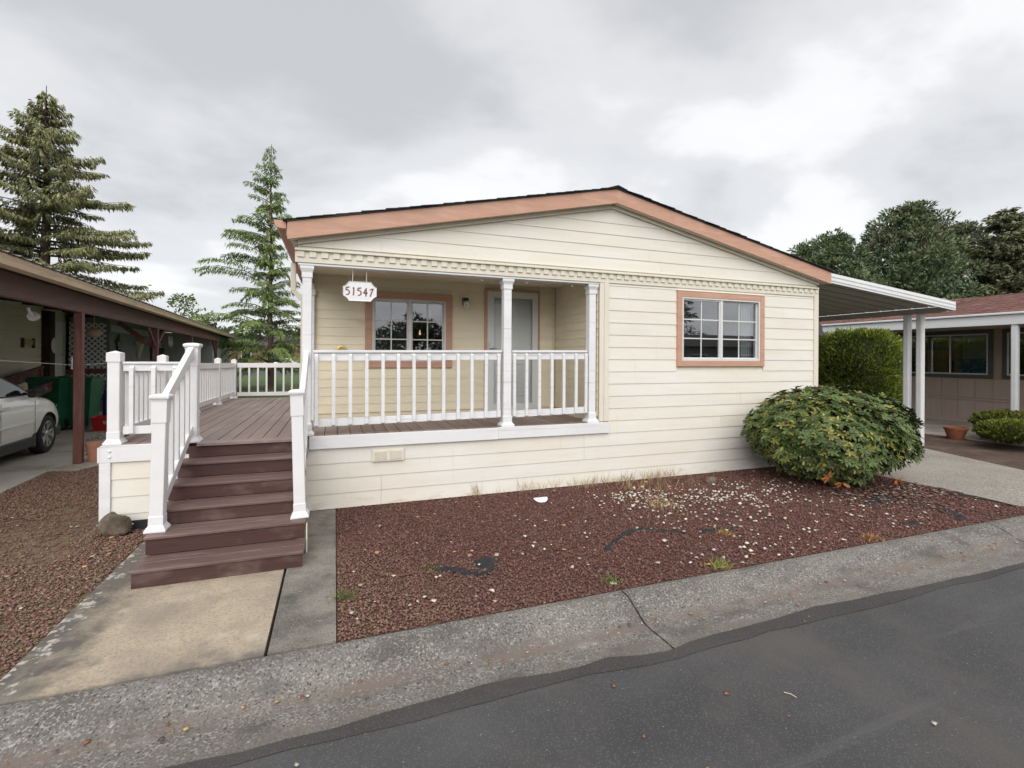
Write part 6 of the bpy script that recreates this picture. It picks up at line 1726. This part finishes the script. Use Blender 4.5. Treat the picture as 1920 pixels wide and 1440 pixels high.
# ------------------------------------------------------------------ cars
def car(name, label, loc, rz, paint, group=None):
    t = thing(name, label, 'car', loc, rz, group)
    I = lambda y, a, b_: np.interp(y, a, b_)
    ya = np.concatenate([np.linspace(-3.87, -3.3, 10), np.linspace(-3.2, -2.3, 22), np.linspace(-2.2, -0.5, 14), np.linspace(-0.45, 0.45, 26), np.linspace(0.5, 0.93, 12)])
    wf = lambda y: I(y, [-3.87, -3.75, -3.4, -2, -0.5, 0.25, 0.5, 0.7, 0.82, 0.93], [0.70, 0.82, 0.90, 0.92, 0.92, 0.91, 0.87, 0.79, 0.70, 0.52])
    bf = lambda y: I(y, [-3.87, -3.7, -3.3, -1.8, -0.8, -0.2, 0.1, 0.35, 0.55, 0.75, 0.93], [0.98, 1.08, 1.12, 1.13, 1.09, 1.02, 0.98, 0.91, 0.82, 0.70, 0.60])
    sf = lambda y: I(y, [-3.87, -3.5, 0.5, 0.93], [0.42, 0.36, 0.34, 0.40])
    prof = ([0, 0.12, 0.3, 0.5, 0.65, 0.8, 0.93, 1.0], [0.93, 0.965, 0.995, 1.0, 0.99, 0.975, 0.955, 0.91])
    nr = 9
    def col(y):
        zs, zb, w = sf(y), bf(y), wf(y)
        lo = zs
        for y0 in (0.0, -2.75):
            if abs(y - y0) < 0.40: lo = max(lo, 0.345 + math.sqrt(0.40 ** 2 - (y - y0) ** 2))
        out = []
        for r in range(nr):
            z = lo + (zb - lo) * r / (nr - 1)
            vv = (z - zs) / (zb - zs)
            out.append((w * float(np.interp(vv, *prof)), z))
        return out
    v, f = [], []
    cols = [col(y) for y in ya]
    nt = 7
    for y, c in zip(ya, cols):
        ring = [(x_, y, z_) for x_, z_ in c]
        xe, ze = c[-1]
        top = [(xe * math.cos(math.pi * (k + 1) / (nt + 1)) , y, ze + 0.055 * math.sin(math.pi * (k + 1) / (nt + 1)) * (1 if y < 0.6 else max(0, (0.93 - y) / 0.33))) for k in range(nt)]
        ring += top + [(-x_, y, z_) for x_, z_ in c[::-1]]
        v += ring
    m_ = 2 * nr + nt
    for i in range(len(ya) - 1):
        for k in range(m_ - 1): f.append([i * m_ + k, i * m_ + k + 1, (i + 1) * m_ + k + 1, (i + 1) * m_ + k][::-1])
    f.append(list(range(m_))); f.append([(len(ya) - 1) * m_ + k for k in range(m_)][::-1])
    MB().add(v, f).build('body', paint, t, smooth=32)
    # underbody and wheel wells
    un = MB(); un.box(-0.80, 0.80, -3.75, 0.75, 0.24, 0.46)
    un.box(-0.66, 0.66, -3.2, 0.45, 0.46, 0.9)
    un.build('underbody', m_black, t)
    for s_ in (-1, 1):
        board('sill_cladding', t, s_ * 0.80, s_ * 0.895, -2.32, -0.43, 0.20, 0.372, m_clad, 0.02)
        board('mud_flap', t, s_ * 0.70, s_ * 0.885, -0.52, -0.405, 0.17, 0.52, m_clad, 0.02)
        board('bumper_cladding', t, s_ * 0.60, s_ * 0.84, 0.40, 0.72, 0.24, 0.42, m_clad, 0.03)
    for s_ in (-1, 1):
        sm = MB(); sm.box(s_ * 0.918, s_ * 0.932, -2.2, -0.60, 0.615, 0.655, 0.006); sm.build('side_moulding', paint, t)
        hn = MB(); hn.box(s_ * 0.925, s_ * 0.955, -1.68, -1.45, 0.93, 0.965, 0.01); hn.build('door_handle', paint, t)
        for yg in (-0.55, -1.62, -2.45):
            board('door_gap', t, s_ * 0.9195 - 0.002, s_ * 0.9195 + 0.002, yg - 0.004, yg + 0.004, 0.42, 1.02, m_black, 0.0)
    # cabin
    ct = [(-0.36, 1.06), (-0.80, 1.29), (-1.20, 1.48), (-1.50, 1.575), (-2.0, 1.62), (-2.8, 1.63), (-3.3, 1.58), (-3.55, 1.42), (-3.80, 1.10)]
    hwf = lambda z: float(np.interp(z, [0.98, 1.2, 1.45, 1.58, 1.66], [0.845, 0.80, 0.70, 0.63, 0.55]))
    v, f = [], []
    for y, z in ct:
        zz = [1.0, 1.0 + (z - 0.03 - 1.0) * 0.5, z - 0.03, z]
        xx = [hwf(zz[0]), hwf(zz[1]), hwf(zz[2]), hwf(zz[3]) - 0.07]
        v += [(a, y, b_) for a, b_ in zip(xx, zz)] + [(0, y, z + 0.02)] + [(-a, y, b_) for a, b_ in zip(xx[::-1], zz[::-1])]
    for i in range(len(ct) - 1):
        for k in range(8): f.append([i * 9 + k, i * 9 + k + 1, (i + 1) * 9 + k + 1, (i + 1) * 9 + k])
    f += [list(range(9))[::-1], [(len(ct) - 1) * 9 + k for k in range(9)]]
    MB().add(v, f).build('cabin', paint, t, smooth=40)
    def pane(name, pts, mat=m_carglass):
        MB().add(pts, [list(range(len(pts)))]).build(name, mat, t)
    for s_ in (-1, 1):
        side = lambda q, off=0.034: [(s_ * (hwf(z) + off), y, z) for y, z in (q if s_ > 0 else q[::-1])]
        pane('side_window', side([(-0.62, 1.12), (-0.86, 1.245), (-1.25, 1.435), (-1.50, 1.52), (-1.80, 1.535), (-1.80, 1.12)]))
        pane('side_window', side([(-1.90, 1.12), (-1.90, 1.535), (-2.7, 1.54), (-2.80, 1.12)]))
        pane('side_window', side([(-2.90, 1.14), (-2.80, 1.54), (-3.22, 1.49), (-3.5, 1.2)]))
        pane('window_surround', side([(-0.50, 1.095), (-0.83, 1.27), (-1.23, 1.46), (-1.50, 1.54), (-2.75, 1.56), (-3.26, 1.51), (-3.6, 1.16), (-2.9, 1.095)], 0.026), m_clad)
        mi = MB(); mi.box(s_ * 0.93, s_ * 1.10, -0.70, -0.58, 1.13, 1.25, 0.035); mi.box(s_ * 0.86, s_ * 0.96, -0.68, -0.60, 1.05, 1.16, 0.02)
        mi.build('mirror', m_clad, t, smooth=50)
        hl = [(s_ * (wf(y) * 0.975 + 0.004), y, z) for y, z in ((0.40, 0.875), (0.60, 0.80), (0.76, 0.70), (0.72, 0.65), (0.55, 0.70), (0.40, 0.79))]
        pane('headlight', hl if s_ < 0 else hl[::-1], m_lamp)
    pane('windscreen', [(-0.74, -0.45, 1.155), (0.74, -0.45, 1.155), (0.62, -1.34, 1.585), (-0.62, -1.34, 1.585)])
    pane('rear_window', [(0.66, -3.80, 1.19), (-0.66, -3.80, 1.19), (-0.58, -3.50, 1.53), (0.58, -3.50, 1.53)])
    board('grille', t, -0.45, 0.45, 0.925, 0.94, 0.42, 0.58, m_black)
    for y0 in (0.0, -2.75):
        for s_ in (-1, 1):
            w = part('wheel', t, (s_ * 0.80, y0, 0.345))
            MB().lathe([(0.235, -0.10), (0.30, -0.105), (0.335, -0.085), (0.345, -0.05), (0.345, 0.05), (0.335, 0.085), (0.30, 0.105), (0.235, 0.10)], 36, axis=0, cap=False).build('tyre', m_tyre, w, smooth=40)
            rm = MB(); rm.lathe([(0.238, -0.10), (0.238, 0.095), (0.222, 0.098), (0.215, 0.05), (0.215, -0.09)], 32, axis=0, cap=False)
            rm.lathe([(0.06, 0.02), (0.06, 0.075), (0.045, 0.085), (0.005, 0.087)], 16, axis=0) if s_ > 0 else rm.lathe([(0.06, -0.02), (0.06, -0.075), (0.045, -0.085), (0.005, -0.087)], 16, axis=0)
            for k in range(5):
                for dk in (-0.16, 0.16):
                    a = k * 1.2566 + dk; a2 = k * 1.2566 + dk * 1.5
                    rm.beam((s_ * 0.066, 0.045 * math.cos(a), 0.045 * math.sin(a)), (s_ * 0.078, 0.22 * math.cos(a2), 0.22 * math.sin(a2)), 0.05, 0.02, (1, 0, 0))
            rm.build('rim', m_rim, w, smooth=40)
            MB().lathe([(0.21, -0.02 * s_), (0.02, -0.02 * s_)], 24, axis=0).build('brake_shadow_disc', m_black, w)
    return t
car('parked_car', 'white estate car parked under the left timber carport', lworld(-0.86 - 0.92, 1.42, SZ), LA, m_carp)
car('parked_car', 'white car parked far behind the young conifer, left one', (-8.6, 65.5, -0.08), R(75), m_carp, 'cars on the far road')
car('parked_car', 'silver car parked far behind the young conifer, right one', (-4.2, 64.0, -0.08), R(100), m_cars, 'cars on the far road')
# small utility posts on the lawn
tag(MB().lathe([(0.07, 0), (0.07, 0.85), (0.04, 0.9)], 10).build('utility_post', m_white, None, (-1.35, 17.5, -0.075), smooth=40), 'short white utility post on lawn behind the deck', 'post')
